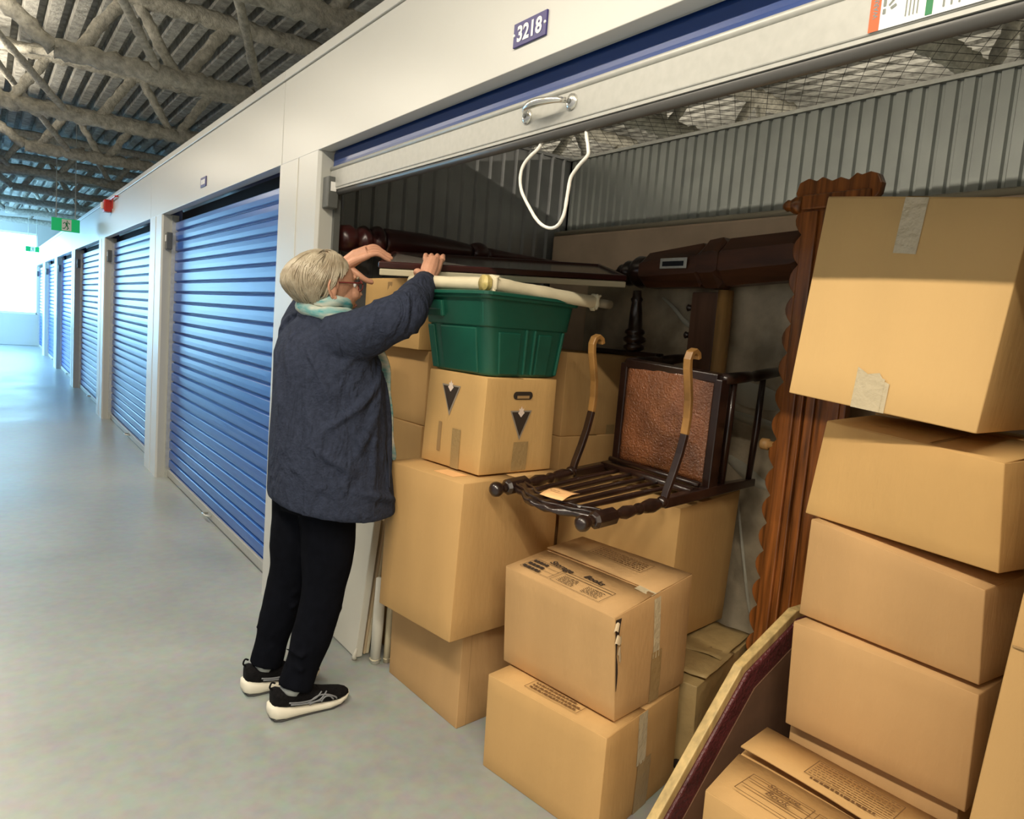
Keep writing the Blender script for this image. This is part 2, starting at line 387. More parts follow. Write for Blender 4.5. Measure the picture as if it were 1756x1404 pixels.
# roll-up doors
SL = 0.0797
def slat_mesh(ln, nm):
    pr = [(0.0, 0.0), (0.004, 0.013), (0.009, 0.017), (0.014, 0.013), (0.018, 0.0), (0.022, -0.003), (0.048, -0.004), (0.076, -0.003), (0.0797, 0.0)]
    vs = []; fs = []
    for z, x in pr: vs += [(x, 0, z), (x, ln, z)]
    for i in range(len(pr) - 1): fs.append((2 * i, 2 * i + 1, 2 * i + 3, 2 * i + 2))
    m = MB().add(vs, fs).mesh(nm); m.materials.append(M_blue); return m
LN = PITCH - PIL
slat = slat_mesh(LN - 0.04, 'door_slat')
words = ['nearest', 'second nearest', 'third', 'fourth', 'fifth', 'far']
for k in range(0, 6):
    ya = Y0 + PIL + k * PITCH; yb = ya + LN
    if yb > YEND + 1.0: break
    dr = bpy.data.objects.new('door_%d' % (k + 2), None); COL.objects.link(dr); dr.location = (XD, (ya + yb) / 2, 0)
    struct(dr, 'blue ribbed roll-up storage door, %s closed door along the corridor' % words[k], 'door')
    nsl = 25
    for i in range(nsl):
        o = link('slat', slat, None, None); o.location = (XD, ya + 0.02, 0.065 + i * SL); set_parent(o, dr)
    MB().box(XD + 0.05, XD + 0.06, ya, yb, 1.95, 2.3).obj('gap_shade_sheet', M_gap, dr)  # black sheet standing in for the shade in the gap above the slats
    MB().tube([(XD + 0.13, ya + 0.03, 2.2), (XD + 0.13, yb - 0.03, 2.2)], 0.10, 16).obj('drum', M_navy, dr, True)
    MB().box(XD - 0.012, XD + 0.03, ya + 0.01, yb - 0.01, 0.012, 0.066).obj('bottom_bar', M_silver, dr, bevel=0.004)
    MB().box(XD - 0.008, XD + 0.026, ya + 0.01, yb - 0.01, 0.0, 0.012).obj('bottom_seal', M_rubber, dr)
    h = MB(); ym = (ya + yb) / 2
    h.tube([(XD - 0.014, ym - 0.05, 0.04), (XD - 0.05, ym - 0.035, 0.045), (XD - 0.05, ym + 0.035, 0.045), (XD - 0.014, ym + 0.05, 0.04)], 0.007, 8).obj('handle', M_galv, dr, True)
    MB().box(XD - 0.03, XD + 0.02, yb - 0.03, yb - 0.004, 0.0, HDR).obj('guide_track', M_galv, dr)
    MB().box(XD - 0.03, XD + 0.02, ya + 0.004, ya + 0.03, 0.0, HDR).obj('guide_track', M_galv, dr)
    lb = MB().box(XD - 0.075, XD - 0.032, yb - 0.075, yb - 0.008, 1.84, 1.97).obj('latch_box', M_plgrey, dr, bevel=0.004)
    MB().box(XD - 0.0775, XD - 0.0752, yb - 0.055, yb - 0.02, 1.90, 1.95).obj('latch_sticker', M_white, dr)
    if k == 0:
        s = Sheet((XD - 0.004, ya + 0.20, 1.0), (0, -1, 0), (0, 0, 1), 0.004); s.rect(0, 0, 0.10, 0.055); s.obj('door_sticker', mat('sticker_lilac', (0.55, 0.50, 0.66), 0.5), dr)

# open unit's door, rolled up
d1 = bpy.data.objects.new('door_1', None); COL.objects.link(d1); d1.location = (1.21, 1.67, 2.0)
struct(d1, 'rolled up blue door over the open storage unit with silver bottom bar', 'door')
ya, yb = Y0 - LN, Y0
XB = 1.203
m = MB()   # bar: rib on top, flat face, hollow rubber seal below
m.box(XB, XB + 0.012, ya + 0.03, yb - 0.005, 1.957, 2.030).obj('bottom_bar', M_silver, d1, bevel=0.003)
MB().tube([(XB + 0.005, ya + 0.03, 2.038), (XB + 0.005, yb - 0.005, 2.038)], 0.0095, 10).obj('bar_rib', M_silver, d1, True)
MB().box(XB + 0.003, XB + 0.045, ya + 0.03, yb - 0.005, 1.949, 1.958).obj('bar_flange', M_silver, d1)
MB().tube([(XB + 0.022, ya + 0.03, 1.944), (XB + 0.022, yb - 0.005, 1.944)], 0.0155, 12).obj('bottom_seal', M_rubber, d1, True)
cur = MB(); pr = [(XB + 0.006, 2.03), (XB + 0.010, 2.06), (XB + 0.010, 2.10), (XB + 0.016, 2.115), (XB + 0.012, 2.13), (XB + 0.014, 2.19), (XB + 0.03, 2.26)]
cur.add([p for x, z in pr for p in ((x, ya + 0.04, z), (x, yb - 0.01, z))], [(2 * i, 2 * i + 1, 2 * i + 3, 2 * i + 2) for i in range(len(pr) - 1)])
cur.obj('curtain', M_blue2, d1)
MB().tube([(XB + 0.13, ya + 0.04, 2.27), (XB + 0.13, yb - 0.01, 2.27)], 0.10, 18).obj('drum', M_navy, d1, True)
MB().box(XB + 0.018, XB + 0.045, yb - 0.024, yb - 0.002, 0.0, HDR).obj('guide_track', M_plgrey, d1)
lt = MB(); lt.box(XF + 0.022, XF + 0.070, yb - 0.062, yb - 0.003, 1.872, 2.0).obj('latch_box', M_plgrey, d1, bevel=0.004)
MB().box(XF + 0.034, XF + 0.058, yb - 0.0645, yb - 0.0622, 1.94, 1.978).obj('latch_sticker', M_white, d1)
# lifting handle: two rosettes and a bowed grip
hb = MB(); ha, hz, hc = Vector((XB - 0.006, 1.682, 2.000)), 0, Vector((XB - 0.006, 1.494, 2.002))
for q in (ha, hc):
    hb.lathe(q + Vector((0.007, 0, 0)), (-1, 0, 0), [(0, 0.021), (0.006, 0.020), (0.010, 0.012), (0.011, 0.004)], 16)
pts = []
for i in range(13):
    t = i / 12; pts.append(ha.lerp(hc, 0.06 + 0.88 * t) + Vector((-0.005 - 0.040 * math.sin(PI * t) ** 0.6, 0, 0.004)))
hb.tube(pts, [0.007 + 0.004 * math.sin(PI * i / 12) for i in range(13)], 10)
hb.obj('handle', mat('chrome', (0.75, 0.74, 0.70), 0.22, 0.85), d1, True)
for q in (ha, hc):
    MB().lathe(q + Vector((-0.003, 0, 0)), (-1, 0, 0), [(0, 0.0065), (0.003, 0.0065), (0.004, 0.003)], 10).obj('screw', M_plgrey, d1)
# warning sticker, printed to be read with the bar turned on end
XS = XB - 0.001
ws = bpy.data.objects.new('warning_sticker', None)
s = Sheet((XS, 0.722, 1.958), (0, -1, 0), (0, 0, 1), 0.0008); s.rect(0, 0.002, 0.42, 0.073); st = s.obj('warning_sticker', M_white, d1)
s = Sheet((XS, 0.722, 1.958), (0, -1, 0), (0, 0, 1), 0.0014); s.rect(0, 0.002, 0.018, 0.073); s.obj('orange_band', M_orange, st)
s = Sheet((XS, 0.722, 1.958), (0, -1, 0), (0, 0, 1), 0.0018)
s.text('WARNING', 0.014, 0.022, 0.0115, bold=0.0004, rot=PI / 2)
s.rect(0.022, 0.038, 0.027, 0.052); s.rect(0.022, 0.026, 0.027, 0.034)
s.poly([(0.032, 0.036), (0.043, 0.046), (0.041, 0.049), (0.031, 0.039)]); s.poly([(0.040, 0.046), (0.052, 0.062), (0.049, 0.063), (0.038, 0.048)]); s.poly([(0.036, 0.030), (0.045, 0.034), (0.043, 0.038), (0.034, 0.034)])
for a in range(4): s.rect(0.060 + a * 0.006, 0.012, 0.062 + a * 0.006, 0.066 - 0.008 * (a % 2))
for a in range(24): s.rect(0.118 + a * 0.0115, 0.010, 0.121 + a * 0.0115, 0.068 - R.uniform(0, 0.02))
s.obj('sticker_print', mat('grey_print', (0.22, 0.24, 0.22), 0.7), st)
s = Sheet((XS, 0.722, 1.958), (0, -1, 0), (0, 0, 1), 0.0014); s.rect(0.092, 0.004, 0.103, 0.071); s.obj('green_band', mat('sticker_green', (0.03, 0.20, 0.08), 0.6), st)

# unit interior: corrugated partition, corrugated back, right partition
XBK, YPA, YRT, ZT = 2.80, 3.44, 0.03, 2.43
def corr(p0, ex, ln, nrm, z0, z1, per=0.0595, dep=0.012, duty=0.62):
    m = MB(); ex = Vector(ex); nrm = Vector(nrm); p0 = Vector(p0); pts = []; x = 0
    while x < ln:
        for f, dd in ((0, 0), (duty, 0), (duty + 0.11, 1), (0.89, 1)): pts.append((x + f * per, dd * dep))
        x += per
    pts = [(min(a, ln), b) for a, b in pts] + [(ln, 0)]
    vs = [p0 + ex * a - nrm * b + Vector((0, 0, z)) for z in (z0, z1) for a, b in pts]; n = len(pts)
    m.add(vs, [(i, i + 1, n + i + 1, n + i) for i in range(n - 1)])
    return m
wp = corr((XF + 0.10, YPA, 0), (1, 0, 0), XBK - XF - 0.10, (0, -1, 0), 0, ZT, per=0.084, dep=-0.016, duty=0.66).obj('wall_side', M_corr_d)
struct(wp, 'dark corrugated steel partition on the far side of the open unit', 'wall')
wb = corr((XBK, YPA, 0), (0, -1, 0), YPA - YRT, (-1, 0, 0), 0, ZT).obj('wall_back', M_corr)
struct(wb, 'grey corrugated steel back wall of the open unit', 'wall')
MB().box(XBK - 0.012, XBK + 0.02, YRT, YPA, ZT - 0.004, ZT + 0.012).obj('cap_channel', M_galv, wb)
MB().box(XF + 0.17, XBK, YPA - 0.012, YPA + 0.02, ZT - 0.004, ZT + 0.012).obj('cap_channel', M_corr_d, wp)
wr = corr((XF + 0.17, YRT, 0), (1, 0, 0), XBK - XF - 0.17, (0, 1, 0), 0, ZT, per=0.08).obj('wall_side', M_corr)
struct(wr, 'grey corrugated steel partition behind the stacked boxes', 'wall')
# chicken-wire over the units
wm = MB(); zz = 2.50; st = 0.085
def wire(a, b):
    a, b = Vector(a), Vector(b); dv = (b - a).normalized(); sd = dv.cross(Vector((0, 0, 1))) * 0.0011
    wm.add([a - sd, a + sd, b + sd, b - sd, a + Vector((0, 0, 0.002)), b + Vector((0, 0, 0.002))], [(0, 1, 2, 3), (0, 4, 5, 3), (1, 4, 5, 2)])
x0, x1, y0, y1 = 1.35, 4.2, 0.0, 4.6
c = -5.0
while c < 8.0:
    pts = []
    for sg in (1, -1):
        # line y = sg*x*0.75 + c'
        cc = c if sg == 1 else c + 2.0
        xa, xb = x0, x1; f = lambda x: sg * 0.75 * x + cc
        xs = sorted([xa, xb])
        lo, hi = xa, xb
        for yv in (y0, y1):
            xi = (yv - cc) / (sg * 0.75)
            if (f(lo) < y0 and yv == y0) or (f(lo) > y1 and yv == y1): lo = max(lo, xi)
            if (f(hi) < y0 and yv == y0) or (f(hi) > y1 and yv == y1): hi = min(hi, xi)
        if hi - lo > 0.05: wire((lo, f(lo), zz), (hi, f(hi), zz))
    c += st
o = wm.obj('ceiling_wire_mesh', M_wire); struct(o, 'thin wire netting stretched over the open unit', 'wire netting')

# shell out of view: corridor's other wall, back wall, far side of the building
struct(MB().box(-1.8, -1.7, -4.0, 15.5, 0, 3.71).obj('wall_left', M_other), 'blue-grey wall on the other side of the corridor', 'wall')
struct(MB().box(-1.8, 8.1, -4.1, -4.0, 0, 3.71).obj('wall_rear', M_trim), 'plain wall behind the viewer', 'wall')
struct(MB().box(8.0, 8.1, -4.0, YEND + 0.3, 0, 3.71).obj('wall_right', M_trim), 'plain outer wall beyond the units', 'wall')
# far end: low white parapet with a tall bright window above; side glazing before it
struct(MB().box(-1.7, 8.0, YEND + 0.02, YEND + 0.14, 0, 0.83).obj('wall_far', M_wall, bevel=0.01), 'low white wall under the bright window at the corridor end', 'wall')
struct(MB().box(1.2, 8.0, YEND + 0.02, YEND + 0.14, 0.83, 3.71).obj('wall_far', M_wall), 'white end wall behind the last units', 'wall')
struct(MB().box(-1.7, 1.2, YEND + 0.02, YEND + 0.14, 2.95, 3.71).obj('wall_far', M_wall), 'white wall strip over the end window', 'wall')
def window(nm, a, b, nrm, z0, z1, n, lab):
    w = bpy.data.objects.new(nm, None); COL.objects.link(w); a, b = Vector(a), Vector(b); w.location = (a + b) / 2 + Vector((0, 0, z0)); struct(w, lab, 'window')
    ex = (b - a); nr = Vector(nrm) * 0.05; up = Vector((0, 0, 1)); f = MB()
    e = ex.normalized() * 0.05
    for i in range(n + 1):
        f.slab(a + ex * (i / n) - e * 0.5 + up * z0, e, nr, up * (z1 - z0))
    for z in (z0, z1 - 0.05): f.slab(a + up * z, ex, nr, up * 0.05)
    f.obj('window_frame', M_white, w)
    for i in range(n):
        MB().slab(a + ex * (i / n) + up * z0 + nr * 0.4, ex / n, nr * 0.1, up * (z1 - z0)).obj('pane', M_pane, w)
window('window_1', (-1.7, YEND + 0.05, 0), (1.2, YEND + 0.05, 0), (0, 1, 0), 0.83, 2.95, 2, 'overexposed bright window at the far end of the corridor')
window('window_2', (-1.75, 15.5, 0), (-1.75, YEND, 0), (-1, 0, 0), 0.1, 3.3, 5, 'bright side glazing near the far end of the corridor')

struct(MB().box(-1.8, -1.7, 15.5, YEND + 0.1, 3.3, 3.71).obj('wall_left', M_other), 'wall strip above the side glazing', 'wall')
struct(MB().box(-1.8, -1.7, 15.5, YEND + 0.1, 0, 0.1).obj('wall_left', M_other), 'low kerb under the side glazing', 'wall')
# signs and fittings on the front
sg = thing('unit_number_sign', 'indigo plaque with white number 3218 above the open unit', 'sign', (XF, 1.62, 2.16))
MB().box(XF - 0.006, XF - 0.0005, 1.551, 1.692, 2.163, 2.224).obj('plaque', M_sign, sg, bevel=0.001)
s = Sheet((XF - 0.006, 1.692, 2.163), (0, -1, 0), (0, 0, 1), 0.0012); s.text('3218', 0.0705, 0.0125, 0.054, bold=0.0018, align='CENTER')
s.obj('number', M_white, sg)
for y in (1.688, 1.5555):
    MB().lathe((XF - 0.006, y, 2.194), (-1, 0, 0), [(0, 0.004), (0.002, 0.004), (0.003, 0.002)], 10).obj('rivet', M_white, sg)
sg = thing('unit_number_sign', 'small dark number plate over the next closed blue door', 'sign', (XF, 5.09, 2.19))
MB().box(XF - 0.006, XF - 0.0005, 5.02, 5.16, 2.172, 2.233).obj('plaque', M_sign, sg, bevel=0.001)
s = Sheet((XF - 0.006, 5.16, 2.172), (0, -1, 0), (0, 0, 1), 0.0012); s.scribble(0.02, 0.014, 0.12, 0.047, 1, 0.030, 5); s.obj('number', M_white, sg)
# fire alarm strobe
fa = thing('fire_alarm', 'red fire alarm unit with side bracket high on the white front', 'alarm', (XF, 9.3, 2.36))
MB().box(XF - 0.075, XF - 0.0005, 9.22, 9.36, 2.35, 2.48).obj('housing', M_red, fa, bevel=0.01)
MB().box(XF - 0.10, XF - 0.075, 9.26, 9.32, 2.38, 2.45).obj('strobe_lens', M_white, fa, bevel=0.006)
MB().tube([(XF - 0.03, 9.22, 2.47), (XF - 0.03, 8.75, 2.47), (XF - 0.012, 8.72, 2.47)], 0.009, 8).obj('pipe', M_red, fa)
MB().tube([(XF - 0.03, 8.95, 2.47), (XF - 0.03, 8.95, 2.36)], 0.007, 8).obj('pipe', M_red, fa)
# exit signs
def exit_sign(y, x0, x1, z0, z1, lab):
    t = thing('exit_sign', lab, 'exit sign', ((x0 + x1) / 2, y, z0))
    MB().box(x0, x1, y, y + 0.035, z0, z1).obj('light_box', M_exitglow, t, bevel=0.003)
    w, h = x1 - x0, z1 - z0
    s = Sheet((x0, y, z0), (1, 0, 0), (0, 0, 1), 0.001); s.rect(w * 0.36, h * 0.06, w * 0.70, h * 0.94); s.obj('white_panel', M_white, t)
    s = Sheet((x0, y, z0), (1, 0, 0), (0, 0, 1), 0.002); k = h
    q = lambda *p: s.poly([(w * 0.53 + a * k, b * k) for a, b in p])
    q((-.02, .82), (.04, .86), (.09, .82), (.08, .76), (.02, .74))          # head
    q((-.10, .68), (.06, .72), (.08, .42), (-.04, .38))                     # trunk
    q((-.10, .68), (-.22, .56), (-.26, .62), (-.12, .74)); q((.06, .70), (.20, .56), (.24, .62), (.10, .74))
    q((.08, .44), (.16, .24), (.04, .12), (.00, .18), (.08, .26), (.00, .42)); q((-.02, .40), (-.12, .20), (-.28, .18), (-.28, .25), (-.14, .27), (-.08, .40))
    s.obj('running_figure', M_exit, t)
    for x in (x0 + 0.05, x1 - 0.05):
        MB().tube([(x, y + 0.017, z1), (x, y + 0.017, 3.6)], 0.006, 6).obj('hanger', M_galv, t)
exit_sign(10.9, 0.70, 1.005, 2.205, 2.362, 'green running-figure exit sign nearer along the corridor')
exit_sign(20.0, 0.80, 1.06, 2.32, 2.435, 'washed-out green exit sign by the far end window')

# ================================================================== CARDBOARD BOXES
FACES = {'front': (1, 0, 4, 5), 'side': (0, 3, 7, 4), 'top': (5, 4, 7, 6), 'bottom': (1, 2, 3, 0), 'back': (3, 2, 6, 7), 'far': (2, 1, 5, 6)}
# corner order: nb lb fb rb nt lt ft rt ; each face: lower-left, lower-right, upper-right, upper-left seen from outside
class Box:
    def __init__(s, label, C, cb=0, bulge=0.004, group=None, open_top=False, flaps=True, seed=1, base_z=None):
        s.C = [Vector(c) for c in C]
        base = sum((s.C[i] for i in range(4)), Vector()) / 4
        s.t = thing('cardboard_box', label, 'box', base, group)
        s.m = CB[cb]; rr = random.Random(seed)
        mb = MB(); N = 6
        for nm, ids in FACES.items():
            a, b, c, d = (s.C[i] for i in ids); nrm = (b - a).cross(d - a).normalized(); vs = []; fs = []
            for j in range(N + 1):
                for i in range(N + 1):
                    u, v = i / N, j / N
                    p = (a * (1 - u) + b * u) * (1 - v) + (d * (1 - u) + c * u) * v
                    bl = bulge if nm != 'bottom' else 0
                    if nm == 'top': bl = -0.006 if flaps else bulge
                    k = math.sin(PI * u) * math.sin(PI * v)
                    p = p + nrm * (bl * k + (0.0022 * noise.noise(p * 7 + Vector((seed, 0, 0))) * (k ** 0.5 if nm != 'bottom' else 0)))
                    vs.append(p)
            for j in range(N):
                for i in range(N): fs.append((j * (N + 1) + i, j * (N + 1) + i + 1, (j + 1) * (N + 1) + i + 1, (j + 1) * (N + 1) + i))
            mb.add(vs, fs)
        me = mb.mesh('box_body', True); bm = bmesh.new(); bm.from_mesh(me)
        bmesh.ops.remove_doubles(bm, verts=bm.verts, dist=0.0006); bmesh.ops.recalc_face_normals(bm, faces=bm.faces); bm.to_mesh(me); bm.free()
        s.body = link('box_body', me, s.m, s.t)
        md = s.body.modifiers.new('bevel', 'BEVEL'); md.width = 0.003; md.segments = 2; md.limit_method = 'ANGLE'; md.angle_limit = math.radians(45)
        if flaps: s.flaps(rr)
    def P(s, face, u, v, off=0.0):
        a, b, c, d = (s.C[i] for i in FACES[face]); n = (b - a).cross(d - a).normalized()
        return (a * (1 - u) + b * u) * (1 - v) + (d * (1 - u) + c * u) * v + n * off
    def flaps(s, rr, gap=0.004, lift=(0, 0)):
        for q in (0, 1):
            v0, v1 = (0.003, 0.5 - gap) if q == 0 else (0.5 + gap, 0.997)
            m = MB(); K = 6; vs = []; lf = lift[q]
            for j in (0, 1, 2):
                for i in range(K + 1):
                    u = 0.004 + 0.992 * i / K; w = j / 2; v = v0 + (v1 - v0) * w
                    up = (w if q == 0 else 1 - w)
                    z = 0.0012 + lf * up * (0.6 + 0.4 * math.sin(2.5 * u + q)) + 0.0012 * noise.noise(Vector((u * 6, v * 6, rr.random() * 3)))
                    vs += [s.P('top', u, v, z)]
            n = len(vs); vs += [p + Vector((0, 0, -0.004)) for p in vs]; fs = []
            for j in range(2):
                for i in range(K):
                    a = j * (K + 1) + i; fs.append((a, a + 1, a + K + 2, a + K + 1)); fs.append((n + a, n + a + K + 1, n + a + K + 2, n + a + 1))
            for i in range(K):
                fs.append((i, n + i, n + i + 1, i + 1)); a = 2 * (K + 1) + i; fs.append((a, a + 1, n + a + 1, n + a))
            for j in range(2):
                a = j * (K + 1); fs.append((a, a + K + 1, n + a + K + 1, n + a)); a += K; fs.append((a, n + a, n + a + K + 1, a + K + 1))
            m.add(vs, fs); m.obj('top_flap', s.m, s.t, True)
    def strip(s, face, u0, v0, u1, v1, m=None, off=0.0045, nm='packing_tape', jag=0.0, seed=3, nu=6, nv=6):
        rr = random.Random(seed); mb = MB(); vs = []
        for j in range(nv + 1):
            for i in range(nu + 1):
                v = v0 + (v1 - v0) * j / nv
                if jag and j == nv: v += rr.uniform(-jag, jag)
                k = math.sin(PI * (u0 + (u1 - u0) * i / nu)) * math.sin(PI * min(max(v, 0), 1))
                vs.append(s.P(face, u0 + (u1 - u0) * i / nu, v, off * (0.35 + k) + rr.uniform(0, 0.0008)))
        mb.add(vs, [(j * (nu + 1) + i, j * (nu + 1) + i + 1, (j + 1) * (nu + 1) + i + 1, (j + 1) * (nu + 1) + i) for j in range(nv) for i in range(nu)])
        return mb.obj(nm, m or M_tape, s.t, True, fixn=False)
    def sheet(s, face, u=0.0, v=0.0, off=0.006):
        a, b, c, d = (s.C[i] for i in FACES[face]); o = s.P(face, u, v)
        return Sheet(o, b - a, d - a, off)
    def edge_line(s, face, v, w=0.0012, off=0.0048, u0=0.01, u1=0.99):     # pressed crease / seam
        return s.strip(face, u0, v - w, u1, v + w, M_card_in, off, 'seam', nu=10, nv=1)

def hx(x, y, z, a, b, h, yaw):
    n = Vector((x, y, z)); Rr = Vector((math.cos(yaw), math.sin(yaw), 0)) * b; L = Vector((-math.sin(yaw), math.cos(yaw), 0)) * a; U = Vector((0, 0, h))
    return [n, n + L, n + L + Rr, n + Rr, n + U, n + L + U, n + L + Rr + U, n + Rr + U]

# ---- left pile beside the person
B1 = Box('wide cardboard box on the floor under the largest box near the person', [(1.368, 2.054, 0), (1.348, 2.547, 0), (1.741, 2.578, 0), (1.784, 2.115, 0), (1.385, 2.079, .357), (1.343, 2.542, .357), (1.741, 2.578, .357), (1.784, 2.115, .357)], 2, seed=2)
B1.strip('side', 0.10, 0.0, 0.105, 1.0, M_card_in, nm='seam', off=0.002)
B2 = Box('largest plain cardboard box, carrying the two triangle-logo box', [(1.278, 1.999, .360), (1.217, 2.414, .362), (1.696, 2.484, .364), (1.759, 2.07, .363), (1.282, 1.988, .908), (1.218, 2.402, .909), (1.693, 2.477, .914), (1.756, 2.063, .912)], 0, 0.007, seed=3)
B2.strip('side', 0.585, 0.0, 0.59, 0.24, M_card_in, nm='seam', off=0.004)
B3 = Box('cardboard box with black triangle logos and a hand hole under the green tote', [(1.379, 2.051, .9175), (1.34, 2.386, .9175), (1.684, 2.421, .9195), (1.722, 2.087, .9185), (1.384, 2.047, 1.254), (1.35, 2.379, 1.256), (1.686, 2.418, 1.255), (1.72, 2.087, 1.253)], 1, 0.003, seed=4)
def logo(bx, face, u, v, w):
    a, b, c, d = (bx.C[i] for i in FACES[face]); W_, H_ = (b - a).length, (d - a).length
    s = bx.sheet(face, u, v, 0.0052); s.poly([(-w * .56, 0.035 * w / .09), (w * .56, 0.035 * w / .09), (w * 0.02, -w * .78)]); o = s.obj('triangle_logo', mat('logo_grey', (0.30, 0.25, 0.19), 0.7), bx.t)
    s = bx.sheet(face, u, v, 0.0060); s.poly([(-w * .47, 0.03 * w / .09), (w * .47, 0.03 * w / .09), (w * .01, -w * .62)]); s.obj('triangle', M_ink, o)
    s = bx.sheet(face, u, v, 0.0068); k = w
    s.poly([(0, k * .56), (.05 * k, k * .45), (.13 * k, k * .47), (.10 * k, k * .36), (.17 * k, k * .30), (.06 * k, k * .19), (.02 * k, k * .14), (-.02 * k, k * .14), (-.06 * k, k * .19), (-.17 * k, k * .30), (-.10 * k, k * .36), (-.13 * k, k * .47), (-.05 * k, k * .45)])
    s.obj('leaf_mark', mat('logo_pale', (0.80, 0.66, 0.56), 0.7), o)
logo(B3, 'front', 0.435, 0.76, 0.095); logo(B3, 'side', 0.49, 0.56, 0.092)
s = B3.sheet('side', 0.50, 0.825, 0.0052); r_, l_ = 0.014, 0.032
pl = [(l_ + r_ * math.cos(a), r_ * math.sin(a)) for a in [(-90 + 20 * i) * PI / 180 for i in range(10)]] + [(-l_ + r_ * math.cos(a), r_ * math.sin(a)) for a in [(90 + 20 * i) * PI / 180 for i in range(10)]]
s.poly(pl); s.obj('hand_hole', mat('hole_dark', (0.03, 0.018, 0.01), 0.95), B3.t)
s = B3.sheet('side', 0.50, 0.80, 0.0056); s.rect(-0.028, -0.002, 0.030, 0.008); s.obj('hand_hole_flap', M_card_in, B3.t)
B3.strip('front', 0.53, 0.0, 0.67, 0.42, M_tape, seed=5); B3.strip('front', 0.27, 0.14, 0.33, 0.46, M_card_in, 0.003, 'seam')
B3.strip('side', 0.42, 0.02, 0.63, 0.33, M_tape, seed=6)
nt = tag(MB().slab((1.300, 2.085, 0.9105), (-0.012, 0.11, 0), (0.06, 0.006, 0.0), (0, 0, 0.0012)).obj('sticky_note', M_note), 'orange note sticking out from under the triangle-logo box', 'note')

# column of three boxes behind, at the person's face and chest
Bl = Box('plain cardboard box hidden low behind the largest box', hx(1.445, 2.60, 0, .46, .36, .70, 0.03), 2, seed=8)
B6 = Box('cardboard box just above the largest box, left of the triangle-logo box', hx(1.440, 2.575, .702, .46, .36, .305, 0.03), 0, seed=9)
B5 = Box('cardboard box behind the scarf end, under the box at face height', hx(1.447, 2.570, 1.010, .47, .36, .302, 0.05), 0, seed=10)
B4 = Box('cardboard box at face height left of the green tote', hx(1.395, 2.565, 1.315, .47, .38, .28, 0.05), 1, seed=11)
B4.strip('front', 0.42, 0.0, 0.5, 0.95, M_card_in, 0.002, 'seam')
# two boxes behind the chair's left arm
B8 = Box('low cardboard box behind the chair arm, below a taller box', hx(1.93, 2.285, 0.70, .46, .46, .30, 0.12), 0, seed=12)
B7 = Box('taller cardboard box behind the chair arm beside the green tote', hx(1.93, 2.29, 1.003, .46, .46, .345, 0.12), 0, seed=13)
B7.strip('side', 0.62, 0.0, 0.74, 0.12, M_tape, seed=14)
Bh = Box('tall plain cardboard box hidden behind the chair', hx(1.92, 2.30, 0, .46, .46, .695, 0.1), 2, seed=15)
# boxes in the middle
B9 = Box('deep cardboard box that the antique chair lies on', [(1.965, 1.658, .360), (1.878, 2.193, .360), (2.282, 2.258, .360), (2.366, 1.727, .360), (1.949, 1.64, .857), (1.863, 2.176, .862), (2.267, 2.241, .872), (2.358, 1.704, .882)], 1, seed=16)
B12 = Box('old crumpled box with film-wrapped top behind the lower storage box', [(1.898, 1.437, 0), (1.787, 1.80, 0), (2.265, 1.945, 0), (2.376, 1.582, 0), (1.880, 1.437, .322), (1.775, 1.799, .326), (2.252, 1.944, .338), (2.363, 1.581, .340)], 3, 0.002, seed=17, flaps=False)
B11 = Box('storage box on the concrete floor at the front, lower of two', [(1.402, 1.352, 0), (1.333, 1.828, 0), (1.74, 1.914, 0), (1.850, 1.470, 0), (1.411, 1.36, .316), (1.318, 1.816, .322), (1.74, 1.914, .320), (1.841, 1.474, .318)], 0, 0.004, seed=18)
B10 = Box('storage box handwritten Storage Books, torn corner, on top of another', [(1.477, 1.402, .326), (1.409, 1.863, .330), (1.782, 1.914, .334), (1.844, 1.465, .332), (1.432, 1.396, .648), (1.374, 1.846, .664), (1.746, 1.901, .708), (1.814, 1.451, .705)], 2, 0.004, seed=19, flaps=False)
B10.flaps(R, 0.012, (0.004, 0.010))

# prints on the book boxes
def panel_print(bx, x, y, hand, dark=M_ink, hw=0.023):
    """top print seen along the long side: room panel with bars and a contents panel"""
    s = bx.sheet('top', 0, 0, 0.0075)
    s.frame(x, y, x + .125, y + .078, .0016); s.rect(x, y + .028, x + .125, y + .0292); s.rect(x, y + .052, x + .125, y + .0532)
    for q in range(3):
        xx = x + 0.004
        while xx < x + 0.074 - q * 0.004:
            w = R.uniform(.007, .017); s.rect(xx, y + .006 + q * .025, xx + w, y + .020 + q * .025); xx += w + .0022
    s.frame(x + .135, y - .002, x + .335, y + .078, .0014); s.rect(x + .140, y + .062, x + .330, y + .064)
    s.scribble(x + .150, y + .008, x + .215, y + .055, 6, .0025, 4); s.scribble(x + .250, y + .008, x + .318, y + .052, 6, .0025, 8)
    s.obj('printed_panel', M_ink2 if dark is M_ink2 else dark, bx.t)
    s = bx.sheet('top', 0, 0, 0.009)
    s.text(hand[0], x + hand[2], y + hand[3], hw * 1.45, shear=0.25, bold=0.0009, rot=-0.10).obj('handwriting', M_ink, bx.t)
    s = bx.sheet('top', 0, 0, 0.009); s.text(hand[1], x + hand[4], y + hand[5], hw * 1.35, shear=0.25, bold=0.0009, rot=-0.06).obj('handwriting', M_ink, bx.t)
panel_print(B10, 0.035, 0.030, ('Storage', 'Books', 0.050, 0.085, 0.195, 0.088))
s = B10.sheet('top', 0, 0, 0.0145); s.frame(0.115, 0.268, 0.335, 0.345, 0.0014); s.scribble(0.125, 0.275, 0.325, 0.338, 5, 0.0045, 11); s.obj('printed_notice', M_ink2, B10.t)
s = B11.sheet('top', 0, 0, 0.0075); s.frame(0.13, 0.026, 0.335, 0.088, 0.0018)
